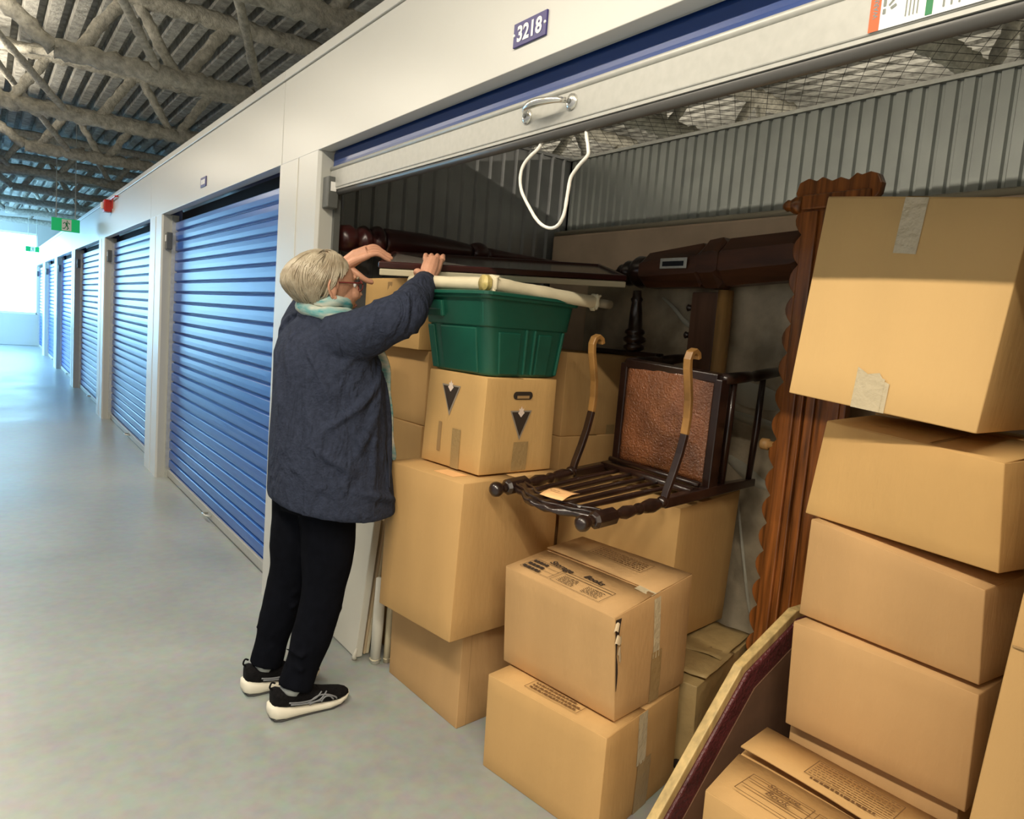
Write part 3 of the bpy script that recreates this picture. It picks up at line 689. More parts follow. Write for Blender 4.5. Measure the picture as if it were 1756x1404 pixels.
s.text('NOT LIKE THIS STORAGE', 0.142, 0.068, 0.0125, bold=0.0002).scribble(0.142, 0.058, 0.325, 0.070, 1, 0.004, 3) if False else s.scribble(0.142, 0.066, 0.30, 0.082, 1, 0.0075, 3)
s.scribble(0.142, 0.049, 0.325, 0.065, 1, 0.0085, 4); s.scribble(0.142, 0.033, 0.325, 0.049, 1, 0.0085, 5); s.obj('printed_notice', M_ink2, B11.t)
B10.strip('side', 0.46, 0.0, 0.60, 0.48, M_tape, seed=21); B10.strip('side', 0.475, 0.42, 0.56, 0.97, M_tape_c, seed=22)
B10.strip('top', 0.86, 0.44, 1.0, 0.56, M_tape_c, 0.008, seed=23)
B11.strip('side', 0.40, 0.50, 0.52, 1.0, M_tape_c, seed=24); B11.strip('side', 0.42, 0.0, 0.60, 0.52, M_tape, seed=25)
# torn corner of the upper storage box: dark slit and curled paper
def torn(bx):
    n = bx.C[0]; t = bx.C[4]; up = (t - n); e = (bx.C[3] - bx.C[0]).normalized()
    fr = (bx.C[1] - bx.C[0]).normalized()
    m = MB(); pts = []
    for i in range(9):
        v = 0.30 + 0.68 * i / 8; w = [0.002, 0.007, 0.010, 0.009, 0.004, 0.006, 0.015, 0.020, 0.028][i]
        b = n.lerp(t, v); pts.append((b - fr * 0.0035 + e * 0.0015, b - fr * 0.0035 + e * (0.0015 + w)))
    m.add([q for p in pts for q in p], [(2 * i, 2 * i + 1, 2 * i + 3, 2 * i + 2) for i in range(8)]); m.obj('torn_slit', mat('slit_dark', (0.035, 0.02, 0.012), 0.95), bx.t, fixn=False)
    for v, r in ((0.62, 0.014), (0.70, 0.012), (0.80, 0.016), (0.92, 0.018)):
        c = n.lerp(t, v) - fr * 0.006 + e * 0.010
        m = MB(); vs = []
        for j in range(4):
            for i in range(6):
                a = i / 5 * 2.2 + v * 9; vs.append(c + e * (r * math.cos(a)) * (1 - 0.15 * j) - fr * (r * 0.4 * math.sin(a)) + Vector((0, 0, (j - 1.5) * 0.008 + 0.004 * math.sin(3 * a))))
        m.add(vs, [(j * 6 + i, j * 6 + i + 1, (j + 1) * 6 + i + 1, (j + 1) * 6 + i) for j in range(3) for i in range(5)])
        m.obj('torn_paper', M_kraft, bx.t, True, fixn=False)
torn(B10)
# film and flaps of the crumpled box
for (u0, v0, u1, v1, h, q) in ((0.05, 0.0, 0.62, 0.48, 0.014, 1), (0.30, 0.42, 0.98, 1.0, 0.026, 2), (0.45, 0.10, 1.02, 0.60, 0.020, 3)):
    m = MB(); N = 8; vs = []
    for j in range(N + 1):
        for i in range(N + 1):
            u, v = u0 + (u1 - u0) * i / N, v0 + (v1 - v0) * j / N
            vs.append(B12.P('top', u, v, 0.004 + h * (0.3 + 0.7 * abs(noise.noise(Vector((u * 4 + q, v * 4, q)))))))
    m.add(vs, [(j * (N + 1) + i, j * (N + 1) + i + 1, (j + 1) * (N + 1) + i + 1, (j + 1) * (N + 1) + i) for j in range(N) for i in range(N)]); o = m.obj('crumpled_flap', CB[3], B12.t, True, fixn=False)
    md = o.modifiers.new('solid', 'SOLIDIFY'); md.thickness = 0.003
s = B12.sheet('top', 0.12, 0.72, 0.034)
s.frame(0.0, 0.0, 0.11, 0.07, 0.002); s.scribble(0.01, 0.01, 0.10, 0.06, 4, 0.006, 31); s.obj('faded_stamp', mat('stamp_ink', (0.10, 0.075, 0.035), 0.8), B12.t)
s = B12.sheet('front', 0.80, 0.02, 0.004); s.poly([(0.02 * math.cos(a) + 0.03, 0.02 * math.sin(a) + 0.025) for a in [i * PI / 8 for i in range(16)]]); s.obj('round_stamp', M_ink, B12.t)

# ---- right pile against the partition
Rb = Box('cardboard box at the bottom of the right stack, behind the storage box', hx(1.80, .625, 0, .42, .38, .425, 0.04), 2, seed=30)
R4 = Box('cardboard box second lowest of the right stack, open flap edge on top', [(1.783, .606, .431), (1.755, 1.044, .431), (2.152, 1.073, .431), (2.179, .633, .431), (1.778, .612, .707), (1.751, 1.054, .712), (2.152, 1.073, .710), (2.179, .633, .710)], 2, 0.006, seed=31)
R3 = Box('cardboard box in the middle of the right stack, shaded along its top', [(1.792, .62, .722), (1.801, 1.071, .720), (2.206, 1.05, .722), (2.184, .605, .722), (1.759, .624, .945), (1.792, 1.065, .985), (2.185, 1.044, .985), (2.163, .598, .975)], 2, 0.008, seed=32)
R2 = Box('cardboard box with a bulging creased top under the tallest box', [(1.761, .605, .987), (1.821, 1.102, .990), (2.223, 1.031, .990), (2.152, .555, .990), (1.738, .617, 1.226), (1.821, 1.073, 1.248), (2.208, 1.024, 1.262), (2.137, .548, 1.255)], 1, 0.008, seed=33, flaps=False)
R2.flaps(R, 0.002, (0.018, 0.018))
R2.strip('top', 0.62, 0.02, 0.635, 0.45, M_card_in, 0.012, 'seam')
R1 = Box('tall pale cardboard box topmost of the right stack, taped front', [(1.703, .665, 1.281), (1.684, 1.106, 1.318), (2.083, 1.123, 1.322), (2.103, .681, 1.284), (1.70, .619, 1.765), (1.681, 1.061, 1.806), (2.081, 1.078, 1.809), (2.10, .636, 1.768)], 4, 0.004, seed=34)
R1.strip('front', 0.425, 0.745, 0.54, 1.0, M_tape_c, seed=35, jag=0.0)
R1.strip('top', 0.425, 0.0, 0.54, 1.0, M_tape_c, 0.006, seed=36)
R1.strip('front', 0.375, 0.0, 0.555, 0.17, M_tape_c, seed=37, jag=0.035); R1.strip('front', 0.42, 0.0, 0.53, 0.15, M_tape_c, 0.006, seed=38, jag=0.02)
# front right storage box, half open
R5C = [(1.40, .560, 0), (1.365, .985, 0), (1.725, 1.075, 0), (1.765, .640, 0), (1.40, .545, .385), (1.360, .985, .400), (1.735, 1.083, .405), (1.770, .625, .392)]
R5 = Box('storage box handwritten Storage Books at the bottom edge, half open flaps', R5C, 0, 0.004, seed=39, flaps=False)
R5.flaps(R, 0.006, (0.012, 0.028))
s = R5.sheet('top', 0, 0, 0.019); x, y = 0.045, 0.045
s.frame(x, y, x + .155, y + .085, .0022); s.rect(x, y + .030, x + .155, y + .0325); s.rect(x, y + .060, x + .155, y + .0625)
s.frame(x + .165, y - .004, x + .36, y + .082, .0020); s.scribble(x + .18, y + .03, x + .34, y + .07, 4, .003, 12); s.obj('printed_panel', M_ink2, R5.t)
s = R5.sheet('top', 0, 0, 0.021); s.text('Storage', x + .045, y + .066, .026, shear=0.2, bold=0.0005, rot=-0.05).obj('handwriting', M_ink2, R5.t); s = R5.sheet('top', 0, 0, 0.021); s.text('Book', x + .055, y + .037, .026, shear=0.2, bold=0.0005, rot=-0.03).obj('handwriting', M_ink2, R5.t)
s = R5.sheet('top', 0, 0, 0.026); s.frame(0.115, 0.235, 0.32, 0.315, 0.002); s.scribble(0.122, 0.24, 0.312, 0.312, 7, 0.003, 13); s.scribble(0.135, 0.222, 0.29, 0.233, 1, 0.008, 14); s.obj('printed_notice', M_ink2, R5.t)
# boxes at the right edge of the view
R6b = Box('cardboard box at the lower right edge, holding another box', hx(1.395, .075, 0, .40, .40, .50, 0.0), 0, seed=40)
R6 = Box('cardboard box at the right edge with a bulging upper panel', [(1.395, .07, .504), (1.398, .476, .504), (1.80, .476, .504), (1.80, .07, .504), (1.43, .07, 1.09), (1.44, .452, 1.085), (1.80, .46, 1.085), (1.80, .07, 1.09)], 0, 0.012, seed=41)
R6.strip('front', 0.01, 0.772, 0.99, 0.778, M_card_in, 0.010, 'seam', nu=10)
R7 = Box('cardboard box topmost at the right edge', hx(1.42, .07, 1.105, .376, .38, .30, 0.0), 1, seed=42)
Rk = Box('brown cardboard box in shadow behind the tallest box, small white label', hx(2.16, .07, 1.0, .44, .40, .42, 0.0), 2, seed=43)
s = Rk.sheet('front', 0.03, 0.55, 0.004); s.rect(0, 0, 0.03, 0.05); s.obj('white_label', M_white, Rk.t)
Rkb = Box('tall plain cardboard box standing in the back right corner', hx(2.22, .07, 0, .44, .40, .995, 0.0), 2, seed=44)

# ================================================================== GREEN TOTE
def tote():
    t = thing('storage_tote', 'dark green plastic storage tote standing on the triangle-logo box', 'tote', (1.53, 2.23, 1.257))
    bot = [Vector((1.402, 2.068, 0)), Vector((1.748, 2.112, 0)), Vector((1.708, 2.432, 0)), Vector((1.368, 2.396, 0))]
    top = [Vector((1.348, 2.032, 0)), Vector((1.772, 2.078, 0)), Vector((1.738, 2.462, 0)), Vector((1.318, 2.418, 0))]
    z0, z1 = 1.257, 1.538
    def ring(w, z, off, rad=0.05, n=5):
        c = [bot[i].lerp(top[i], w) for i in range(4)]; out = []
        ctr = sum(c, Vector()) / 4
        for i in range(4):
            p, a, b = c[i], c[i - 1], c[(i + 1) % 4]
            da, db = (a - p).normalized(), (b - p).normalized()
            o = (p - ctr).normalized() * off * 1.35
            for k in range(n + 1):
                s = k / n; q = p + da * rad * (1 - s) ** 2 + db * rad * s ** 2 + o
                out.append((q.x, q.y, z))
        return out
    H = z1 - z0; spec = [(0, 0, -.012), (0.0, 0.004, 0.0), (0.03, 0.012, .001), (0.60, 0.60 * H, .0), (0.61, .61 * H, .007), (.93, .93 * H, .007), (.935, .935 * H, .020), (1.0, H, .022)]
    m = MB(); m.rings([ring(w, z0 + h, o) for w, h, o in spec], cap=False)
    n = len(ring(0, 0, 0)); m.f.append(tuple(range(n)))
    m.obj('tub', M_green, t, True).modifiers.new('bev', 'BEVEL').width = 0.002
    m = MB(); m.rings([ring(1, z1 - 0.006, .028), ring(1, z1 + 0.004, .028), ring(1, z1 + .006, .02), ring(.97, z1 - .012, -.01)], cap=True); m.obj('rim', M_green, t)
    def onf(i, j, s, w):
        return bot[i].lerp(top[i], w).lerp(bot[j].lerp(top[j], w), s) + Vector((0, 0, z0 + H * w))
    def pad(i, j, s0, s1, w0, w1, th, nm, mm=M_green):
        a, b, c, d = onf(i, j, s0, w0), onf(i, j, s1, w0), onf(i, j, s1, w1), onf(i, j, s0, w1)
        nn = (b - a).cross(d - a).normalized(); q = [a - nn * .004, b - nn * .004, c - nn * .004, d - nn * .004]; e = [a + nn * th, b + nn * th, c + nn * th, d + nn * th]
        return MB().add(q + e, [(3, 2, 1, 0), (4, 5, 6, 7), (0, 1, 5, 4), (1, 2, 6, 5), (2, 3, 7, 6), (3, 0, 4, 7)]).obj(nm, mm, t, bevel=0.004)
    # ribs on the right-hand face (0-1) and the left-hand face (3-0)
    for s0, s1 in ((.10, .40), (.585, .80)): pad(0, 1, s0 + .02, s1 - .02, .03, .55, .006, 'rib')
    for s in (.44, .545, .90): pad(0, 1, s, s + .028, .03, .60, .008, 'rib')
    pad(3, 0, .26, .84, .03, .585, .007, 'rib'); pad(3, 0, .04, .14, .03, .585, .006, 'rib')
    pad(3, 0, .40, .95, .64, .90, .004, 'rib')
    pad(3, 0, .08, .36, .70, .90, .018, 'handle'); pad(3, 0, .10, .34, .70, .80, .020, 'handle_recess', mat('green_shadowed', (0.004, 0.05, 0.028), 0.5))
    return t
tote()
# cloth roll bent over the tote
ro = thing('cloth_roll', 'long cream cloth roll tied with bands lying on the green tote', 'roll', (1.6, 2.06, 1.54))
zr = 1.567
pth = [(1.315, 2.50, zr + .006), (1.325, 2.40, zr + .004), (1.345, 2.25, zr + .002), (1.365, 2.12, zr), (1.385, 2.06, zr)]
MB().tube([Vector(pth[0]).lerp(Vector(pth[-1]), i / 10) for i in range(11)], [.024] * 11, 14, 0.10, 14).obj('wrapped_end', M_cream, ro, True)
a, b = Vector((1.372, 2.062, zr + .001)), Vector((1.845, 2.055, 1.548))
MB().tube([a.lerp(b, i / 24) for i in range(25)], [.0255 - .003 * i / 24 for i in range(25)], 14, 0.12, 14).obj('wrapped_tube', M_cream, ro, True)
c = b + (b - a).normalized() * 0.075
MB().tube([b, c], .0165, 14).obj('bare_tube', mat('grey_tube', (0.38, 0.34, 0.25), 0.6), ro, True)
def tie(p, ax, r, nm):
    ax = ax.normalized(); m = MB(); sd = ax.orthogonal().normalized(); s2 = ax.cross(sd); L = []
    for i in range(19):
        an = i / 18 * 2 * PI; L.append(p + (sd * math.cos(an) + s2 * math.sin(an)) * r * (1 + .12 * math.sin(5 * an)))
    m.tube(L, .0075, 8, 0.3, 60); m.tube([p + s2 * r, p + s2 * (r + .012) + ax * .01], [.008, .003], 6); m.tube([p - sd * r, p - sd * (r + .015) - ax * .008], [.009, .003], 6)
    return m.obj(nm, M_cream, ro, True)
tie(a.lerp(b, .02), b - a, .027, 'tie_band'); tie(a.lerp(b, .985), b - a, .024, 'tie_band')
tp = MB(); tp.tube([a.lerp(b, -.055 + .005 * i) for i in range(10)], .0272, 18, .22, 45); tp.obj('yellow_tape', mat('yellow_tape', (0.62, 0.50, 0.18), 0.35, bump=0.5, bump_s=60), ro, True)

# framed picture and the backing panel below it
ex, ey = Vector((.985, -.30, .050)), Vector((.30, .50, .095)); A = Vector((1.198, 2.552, 1.612))
nrm = ex.cross(ey).normalized()
pf = thing('framed_picture', 'large flat picture with mahogany frame, being lifted by the person', 'picture frame', A)
wd = .020
exn, eyn = ex.normalized(), ey.normalized(); T = nrm * .024
MB().slab(A, ex, eyn * wd, T).obj('frame_rail', M_maro, pf, bevel=.004); MB().slab(A + ey - eyn * wd, ex, eyn * wd, T).obj('frame_rail', M_maro, pf, bevel=.004)
MB().slab(A + eyn * wd, exn * wd, ey - eyn * wd * 2, T).obj('frame_rail', M_maro, pf, bevel=.004); MB().slab(A + ex - exn * wd + eyn * wd, exn * wd, ey - eyn * wd * 2, T).obj('frame_rail', M_maro, pf, bevel=.004)
MB().slab(A + eyn * wd + exn * wd + nrm * .006, ex - exn * wd * 2, ey - eyn * wd * 2, nrm * .008).obj('glass', M_glass, pf)
pb = MB().slab(A + Vector((.004, -.002, 0)) - nrm * .0265, ex * .995, ey * .9, nrm * .024).obj('backing_panel', mat('cream_board', (0.66, 0.60, 0.42), 0.6, noise_s=6, noise_a=.06), bevel=.003)
tag(pb, 'flat cream-edged board directly beneath the mahogany picture frame', 'board')

# long turned bed post along the side partition
def lathe_thing(nm, lab, cat, p0, p1, parts, seg=20):
    p0, p1 = Vector(p0), Vector(p1); t = thing(nm, lab, cat, p0)
    ax = p1 - p0
    for pn, m_, prof in parts: MB().lathe(p0, ax, prof, seg).obj(pn, m_, t, True)
    return t
lathe_thing('bed_post', 'long dark mahogany turned bed post lying along the corrugated partition', 'bed post', (1.262, 3.14, 1.765), (2.60, 3.24, 1.812), [
    ('finial', M_maro, [(0, .03), (.02, .055), (.06, .062), (.085, .050), (.10, .038), (.115, .058), (.135, .066), (.155, .056), (.165, .045), (.18, .064), (.205, .072), (.225, .064)]),
    ('shaft', M_maro, [(.225, .058), (.24, .066), (.45, .065), (.60, .056), (.70, .045), (.735, .040)]),
    ('ring', M_maro, [(.735, .036), (.75, .050), (.785, .058), (.815, .052), (.835, .034)]),
    ('tip', M_maro, [(.835, .034), (.87, .036), (1.0, .026), (1.20, .018), (1.34, .012)])])

# heavy turned post across the back with an iron plate
hp = thing('bed_post', 'thick brown turned bed post lying level across the back, iron plate on its block', 'bed post', (2.40, 2.40, 1.70))
def hpz(y): return 1.735 + (2.2 - y) * 0.055
P0, P1 = Vector((2.40, 2.56, hpz(2.56))), Vector((2.40, 1.60, hpz(1.60))); ax = (P1 - P0).normalized()
def atl(s): return P0 + ax * s
MB().lathe(P0, ax, [(0, .018), (.04, .03), (.06, .045), (.075, .036), (.09, .050), (.105, .058), (.125, .050), (.135, .042), (.15, .060), (.18, .072), (.21, .066), (.235, .060)], 20).obj('turned_end', M_wood, hp, True)
up = Vector((0, 0, 1)); out = Vector((-1, 0, 0))
def block(s0, s1, h0, h1, w, nm, m_):
    m = MB(); rs = []
    for s, h in ((s0, h0 * .8), (s0 + .02, h0), (s1 - .02, h1), (s1, h1 * .8)):
        c = atl(s); rs.append([c + up * h * math.cos(a) * 1.08 + out * w * math.sin(a) for a in [PI / 8 + k * PI / 4 for k in range(8)]])
    m.rings(rs); return m.obj(nm, m_, hp)
block(.225, .56, .075, .088, .075, 'block', M_mah)
block(.555, .66, .096, .100, .088, 'collar', M_mah)
block(.655, 1.0, .092, .088, .085, 'octagonal_shaft', M_mah)
pl = MB(); c = atl(.42) + out * .0775 + up * .005
pl.box(c.x - .004, c.x + .001, c.y - .085, c.y + .06, c.z - .016, c.z + .028); pl.obj('iron_plate', M_galv, hp, bevel=.002)
MB().box(c.x - .0055, c.x - .0035, c.y - .07, c.y + .045, c.z - .006, c.z + .014).obj('plate_slot', M_gap, hp)
# turned spindle on a rail
sp = thing('turned_spindle', 'short dark turned spindle on a rail behind the chair arm', 'spindle', (2.30, 2.30, 1.352))
MB().lathe((2.30, 2.285, 1.372), (0, 0.05, 1), [(0, .026), (.010, .044), (.024, .047), (.030, .034), (.036, .034), (.044, .048), (.058, .050), (.066, .036), (.072, .036), (.080, .044), (.090, .042), (.098, .031), (.16, .028), (.21, .022), (.225, .027), (.235, .020), (.262, .018)], 18).obj('spindle', M_wood, sp, True)
MB().box(2.275, 2.325, 2.13, 2.56, 1.351, 1.374).obj('rail', M_wood, sp, bevel=.006)
# plank with dowels and a light pole
pk = thing('bed_rail', 'flat brown bed rail plank with dowel stubs standing upright behind the chair', 'bed rail', (2.44, 2.0, 0))
MB().box(2.425, 2.462, 1.965, 2.10, 0.0, 1.640).obj('plank', mat('brown_plank', (0.13, 0.065, 0.038), .5, noise_s=6, noise_a=.3, stretch=(4, 4, .4)), pk, bevel=.004)
for z in (1.46, 1.575): MB().lathe((2.443, 2.10, z), (-.35, 1, 0), [(0, .012), (.016, .012), (.024, .016), (.03, .008)], 12).obj('dowel', M_wood, pk, True)
po = tag(MB().tube([(2.436, 1.925, 0.0), (2.430, 1.93, 1.648)], .031, 14).obj('wooden_pole', M_lwood, None, True), 'pale round wooden pole standing beside the brown bed rail plank', 'pole')

# wrapped mattress and box spring against the back wall
mt = thing('mattress', 'grey mattress wrapped in wrinkled plastic film standing on its side', 'mattress', (2.57, 1.6, 0))
def wrinkled(C, m_, nm, par, amp, sc, N=26, seed=1):
    mb = MB(); C = [Vector(c) for c in C]
    for ids in FACES.values():
        a, b, c, d = (C[i] for i in ids); n_ = (b - a).cross(d - a).normalized(); vs = []
        for j in range(N + 1):
            for i in range(N + 1):
                u, v = i / N, j / N; p = (a * (1 - u) + b * u) * (1 - v) + (d * (1 - u) + c * u) * v
                k = min(1, 6 * min(u, 1 - u)) * min(1, 6 * min(v, 1 - v))
                q = p * sc + Vector((seed, 0, 0)); rid = 1 - abs(noise.noise(q + Vector((noise.noise(q * .6), noise.noise(q * .7 + Vector((5, 5, 5))), 0)) * 1.2)) * 2
                vs.append(p + n_ * k * amp * (rid + .4 * noise.noise(q * 3)))
        mb.add(vs, [(j * (N + 1) + i, j * (N + 1) + i + 1, (j + 1) * (N + 1) + i + 1, (j + 1) * (N + 1) + i) for j in range(N) for i in range(N)])
    me = mb.mesh(nm, True); bm = bmesh.new(); bm.from_mesh(me); bmesh.ops.remove_doubles(bm, verts=bm.verts, dist=.0008); bmesh.ops.recalc_face_normals(bm, faces=bm.faces); bm.to_mesh(me); bm.free()
    o = link(nm, me, m_, par); md = o.modifiers.new('b', 'BEVEL'); md.width = .02; md.segments = 3; md.limit_method = 'ANGLE'; md.angle_limit = math.radians(60); return o
wrinkled([(2.49, .55, 0), (2.49, 2.85, 0), (2.64, 2.85, 0), (2.64, .55, 0), (2.50, .55, 1.84), (2.50, 2.85, 1.72), (2.64, 2.85, 1.72), (2.64, .55, 1.84)], M_plasticwrap, 'mattress_body', mt, .014, 5.5, 40)
fl = mat('clear_film_fold', (0.42, 0.40, 0.32), .25, spec=.8, bump=.6, bump_s=14)
for (y0, z0, y1, z1, w) in ((1.98, 1.26, 1.62, 1.22, .05), (1.95, 1.16, 1.60, 1.12, .02), (1.90, .98, 1.66, .88, .03), (1.80, .80, 1.68, .35, .02), (2.32, 1.62, 2.05, 1.44, .014)):
    m = MB(); vs = []
    for i in range(13):
        t = i / 12; p = Vector((2.478 - .006 * math.sin(PI * t), y0 + (y1 - y0) * t, z0 + (z1 - z0) * t + .012 * noise.noise(Vector((t * 4, y0, z0)))))
        ww = w * (.4 + .6 * math.sin(PI * t)); vs += [p + Vector((.012, 0, ww)), p, p + Vector((.012, 0, -ww))]
    m.add(vs, [(3 * i + k, 3 * i + k + 1, 3 * i + k + 4, 3 * i + k + 3) for i in range(12) for k in (0, 1)]); m.obj('film_fold', fl, mt, True, fixn=False)
bs = thing('box_spring', 'beige cloth box spring on edge under the grey corrugated back wall', 'box spring', (2.72, 1.8, 0))
MB().box(2.66, 2.775, .35, 3.38, 0.0, 1.985).obj('spring_body', M_beige, bs, bevel=.02)
MB().tube([(2.668, .37, 1.985), (2.668, 3.36, 1.985)], .013, 8).obj('piping', mat('grey_piping', (0.40, 0.36, 0.27), .9), bs, True)
MB().box(2.70, 2.776, .36, 3.37, 1.985, 2.01).obj('dust_cover', mat('dust_grey', (0.36, 0.34, 0.27), .95, noise_s=20, noise_a=.3), bs, bevel=.008)

# tall carved oak panel with scalloped edge
cp = thing('carved_panel', 'tall carved oak panel with a scalloped edge behind the right stack', 'carved panel', (2.28, 1.45, 0))
out = []; zt = 1.985; ycur = 1.518; nsc = 19
z = 0.0; dz = (zt - .06) / nsc
for i in range(nsc):
    for k in range(7):
        a = PI * k / 6; out.append((ycur + .030 * math.sin(a) ** .8, z + dz * (k / 6)))
    z += dz
crest = [(1.545, 1.935), (1.558, 1.965), (1.548, 2.0), (1.515, 2.012), (1.485, 2.0), (1.465, 2.012), (1.43, 1.995), (1.40, 2.004), (1.37, 1.992), (1.345, 2.012), (1.33, 2.003), (1.30, 2.01), (1.272, 2.0), (1.258, 1.972), (1.262, 1.94), (1.28, 1.92), (1.28, 0)]
out += crest
MB().rings([[(2.275, y, z) for y, z in out], [(2.305, y, z) for y, z in out]]).obj('scalloped_board', M_oak, cp, bevel=.004)
for y0, y1, x0 in ((1.458, 1.512, 2.262), (1.425, 1.434, 2.258), (1.385, 1.418, 2.264), (1.30, 1.38, 2.268)):
    MB().box(x0, 2.276, y0, y1, .02, 1.90).obj('moulding', M_oak, cp, bevel=.005)
MB().box(2.262, 2.276, 1.285, 1.525, 1.905, 1.955).obj('top_moulding', M_oak, cp, bevel=.006)
MB().lathe((2.29, 1.53, 1.088), (-.25, 1, 0), [(0, .014), (.022, .014), (.024, .021), (.05, .021), (.056, .014)], 16).obj('peg', M_lwood, cp, True)
MB().lathe((2.29, 1.53, 1.925), (-.1, 1, 0.05), [(0, .032), (.03, .030), (.05, .018), (.058, .021), (.075, .010)], 14).obj('finial', M_oak, cp, True)

# ================================================================== ANTIQUE CHAIR LYING ON ITS BACK
CA, CBt, CCt = .128, -.061, .052
Mz = Matrix.Rotation(CA, 3, 'Z') @ Matrix.Rotation(CBt, 3, 'Y') @ Matrix.Rotation(CCt, 3, 'X')
def g(u, w, f): return Vector((2.031, 1.836, .922)) + Mz @ Vector((-u, -w, f))
ch = thing('antique_chair', 'antique dark wooden armchair with leather seat lying on its back', 'chair', g(0, 0, 0))
def pth(pts): return [g(*p) for p in pts]
for sgn in (-1, 1):
    W0, W1 = .204 * sgn, .192 * sgn
    def wv(u): return W0 + (W1 - W0) * max(0, u) / .631
    # rear leg and lower stile (square), turned upper stile, block, knob
    m = MB()
    a, b = g(-.33, W0, -.012), g(.245, wv(.245), 0)
    m.tube([a, g(-.05, W0, 0), b], [.021, .026, .024], 4, flatdir=(0, 1, 1)); m.obj('rear_leg', M_wood, ch, bevel=.004)
    prof = [(.245, .017), (.255, .013), (.265, .018), (.30, .0245), (.335, .020), (.35, .013), (.36, .019), (.372, .019), (.382, .012), (.40, .018), (.435, .022), (.46, .015), (.475, .012), (.485, .018)]
    MB().tube([g(u, wv(u), 0) for u, r in prof], [r for u, r in prof], 14).obj('turned_stile', M_wood, ch, True)
    MB().tube([g(.482, wv(.482), 0), g(.495, wv(.49), 0), g(.575, wv(.57), 0), g(.588, wv(.58), 0)], [.019, .0285, .0285, .019], 8).obj('stile_block', M_wood, ch, bevel=.003)
    prof = [(.585, .012), (.592, .018), (.598, .012), (.605, .013), (.612, .021), (.625, .026), (.638, .024), (.648, .014), (.651, .004)]
    MB().tube([g(u, wv(.62), 0) for u, r in prof], [r for u, r in prof], 14).obj('knob', M_wood, ch, True)
    # front leg, stretchers
    m = MB(); m.tube(pth([(-.03, W0, .398), (-.2, W0, .40), (-.235, W0, .40), (-.25, W0, .40), (-.33, W0, .405), (-.425, W0, .408), (-.435, W0, .408)]), [.022, .020, .014, .021, .021, .017, .010], 10); m.obj('front_leg', M_wood, ch, True)
    MB().tube(pth([(-.31, W0, .39), (-.31, W0, .20), (-.30, W0, .0)]), [.011, .014, .011], 8).obj('stretcher', M_wood, ch, True)
    MB().tube(pth([(-.105, W0, .39), (-.105, W0, .2), (-.105, W0, .0)]), [.013, .016, .013], 8).obj('stretcher', M_wood, ch, True)
    MB().slab(g(-.055, W0 - .016, -.01), g(0, W0 - .016, -.01) - g(-.055, W0 - .016, -.01), g(0, W0 + .016, 0) - g(0, W0 - .016, 0), g(0, 0, .41) - g(0, 0, 0)).obj('seat_rail', M_wood, ch, bevel=.004)
    # bent arm: dark lower curve, worn pale upper curve with scroll
    pa = [(.245, 0.0), (.232, .04), (.205, .10), (.182, .16), (.165, .225), (.160, .28), (.165, .34), (.180, .40), (.192, .445), (.195, .475), (.186, .496), (.168, .503), (.150, .492), (.145, .475)]
    def band(seq, nm, m_, wd):
        mb = MB(); vs = []
        for i, (u, f) in enumerate(seq):
            u0, f0 = seq[max(0, i - 1)]; u1, f1 = seq[min(len(seq) - 1, i + 1)]
            tu, tf = u1 - u0, f1 - f0; L = math.hypot(tu, tf); nu, nf = -tf / L, tu / L; th = .0085
            for (dw, s) in ((-wd, -1), (wd, -1), (wd, 1), (-wd, 1)): vs.append(g(u + nu * th * s, W0 + dw, f + nf * th * s))
        fs = [(i * 4 + k, i * 4 + (k + 1) % 4, (i + 1) * 4 + (k + 1) % 4, (i + 1) * 4 + k) for i in range(len(seq) - 1) for k in range(4)]
        n = len(vs); fs += [(0, 1, 2, 3), (n - 4, n - 3, n - 2, n - 1)]
        return mb.add(vs, fs).obj(nm, m_, ch, bevel=.003)
    band(pa[:5], 'arm_support', M_wood, .013); o = band(pa[4:], 'arm', M_arm, .0135); o['label'] = 'worn pale curved arm'
    MB().ell(g(.25, W0, .006), .020, .020, .020).obj('arm_joint', M_wood, ch, True)
# crest rail: carved and bowed
m = MB(); vs = []; K = 28
rs = []
for i in range(K + 1):
    t = i / K; w = -.178 + .356 * t; bow = .055 * math.sin(PI * t) ** 1.4; uc = .535 + bow
    hw = .026 + .016 * math.sin(PI * t) + .004 * math.sin(t * 22); th = .016 + .003 * math.sin(t * 37)
    rs.append([g(uc + hw * math.cos(a) * (1 + .10 * math.sin(3 * a + t * 30)), w, -.002 + th * math.sin(a)) for a in [2 * PI * k / 14 for k in range(14)]])
m.rings(rs); m.obj('crest_rail', M_wood, ch, True)
for dt in (-1, 1):     # carved ridge lines on the crest
    q = []
    for i in range(K + 1):
        t = i / K; q.append(g(.535 + .055 * math.sin(PI * t) ** 1.4 + dt * .020 + .004 * math.sin(t * 26), -.178 + .356 * t, .013))
    MB().tube(q, .0055, 6, .3, 90).obj('carving', M_wood, ch, True)
MB().tube(pth([(.075, -.2, .012), (.07, 0, .012), (.075, .2, .012)]), [.014, .017, .014], 8).obj('lower_back_rail', M_wood, ch, True)
MB().tube(pth([(.035, -.2, .03), (.035, .2, .03)]), .010, 8).obj('lower_back_rail', M_wood, ch, True)
for k in range(5):
    w = -.118 + .059 * k
    MB().tube([g(.075 + .48 * q, w * (1 - .12 * q), .008) for q in (0, .12, .3, .5, .7, .88, 1)], [.0085, .009, .0105, .0115, .0105, .009, .0085], 10).obj('spindle', M_wood, ch, True)
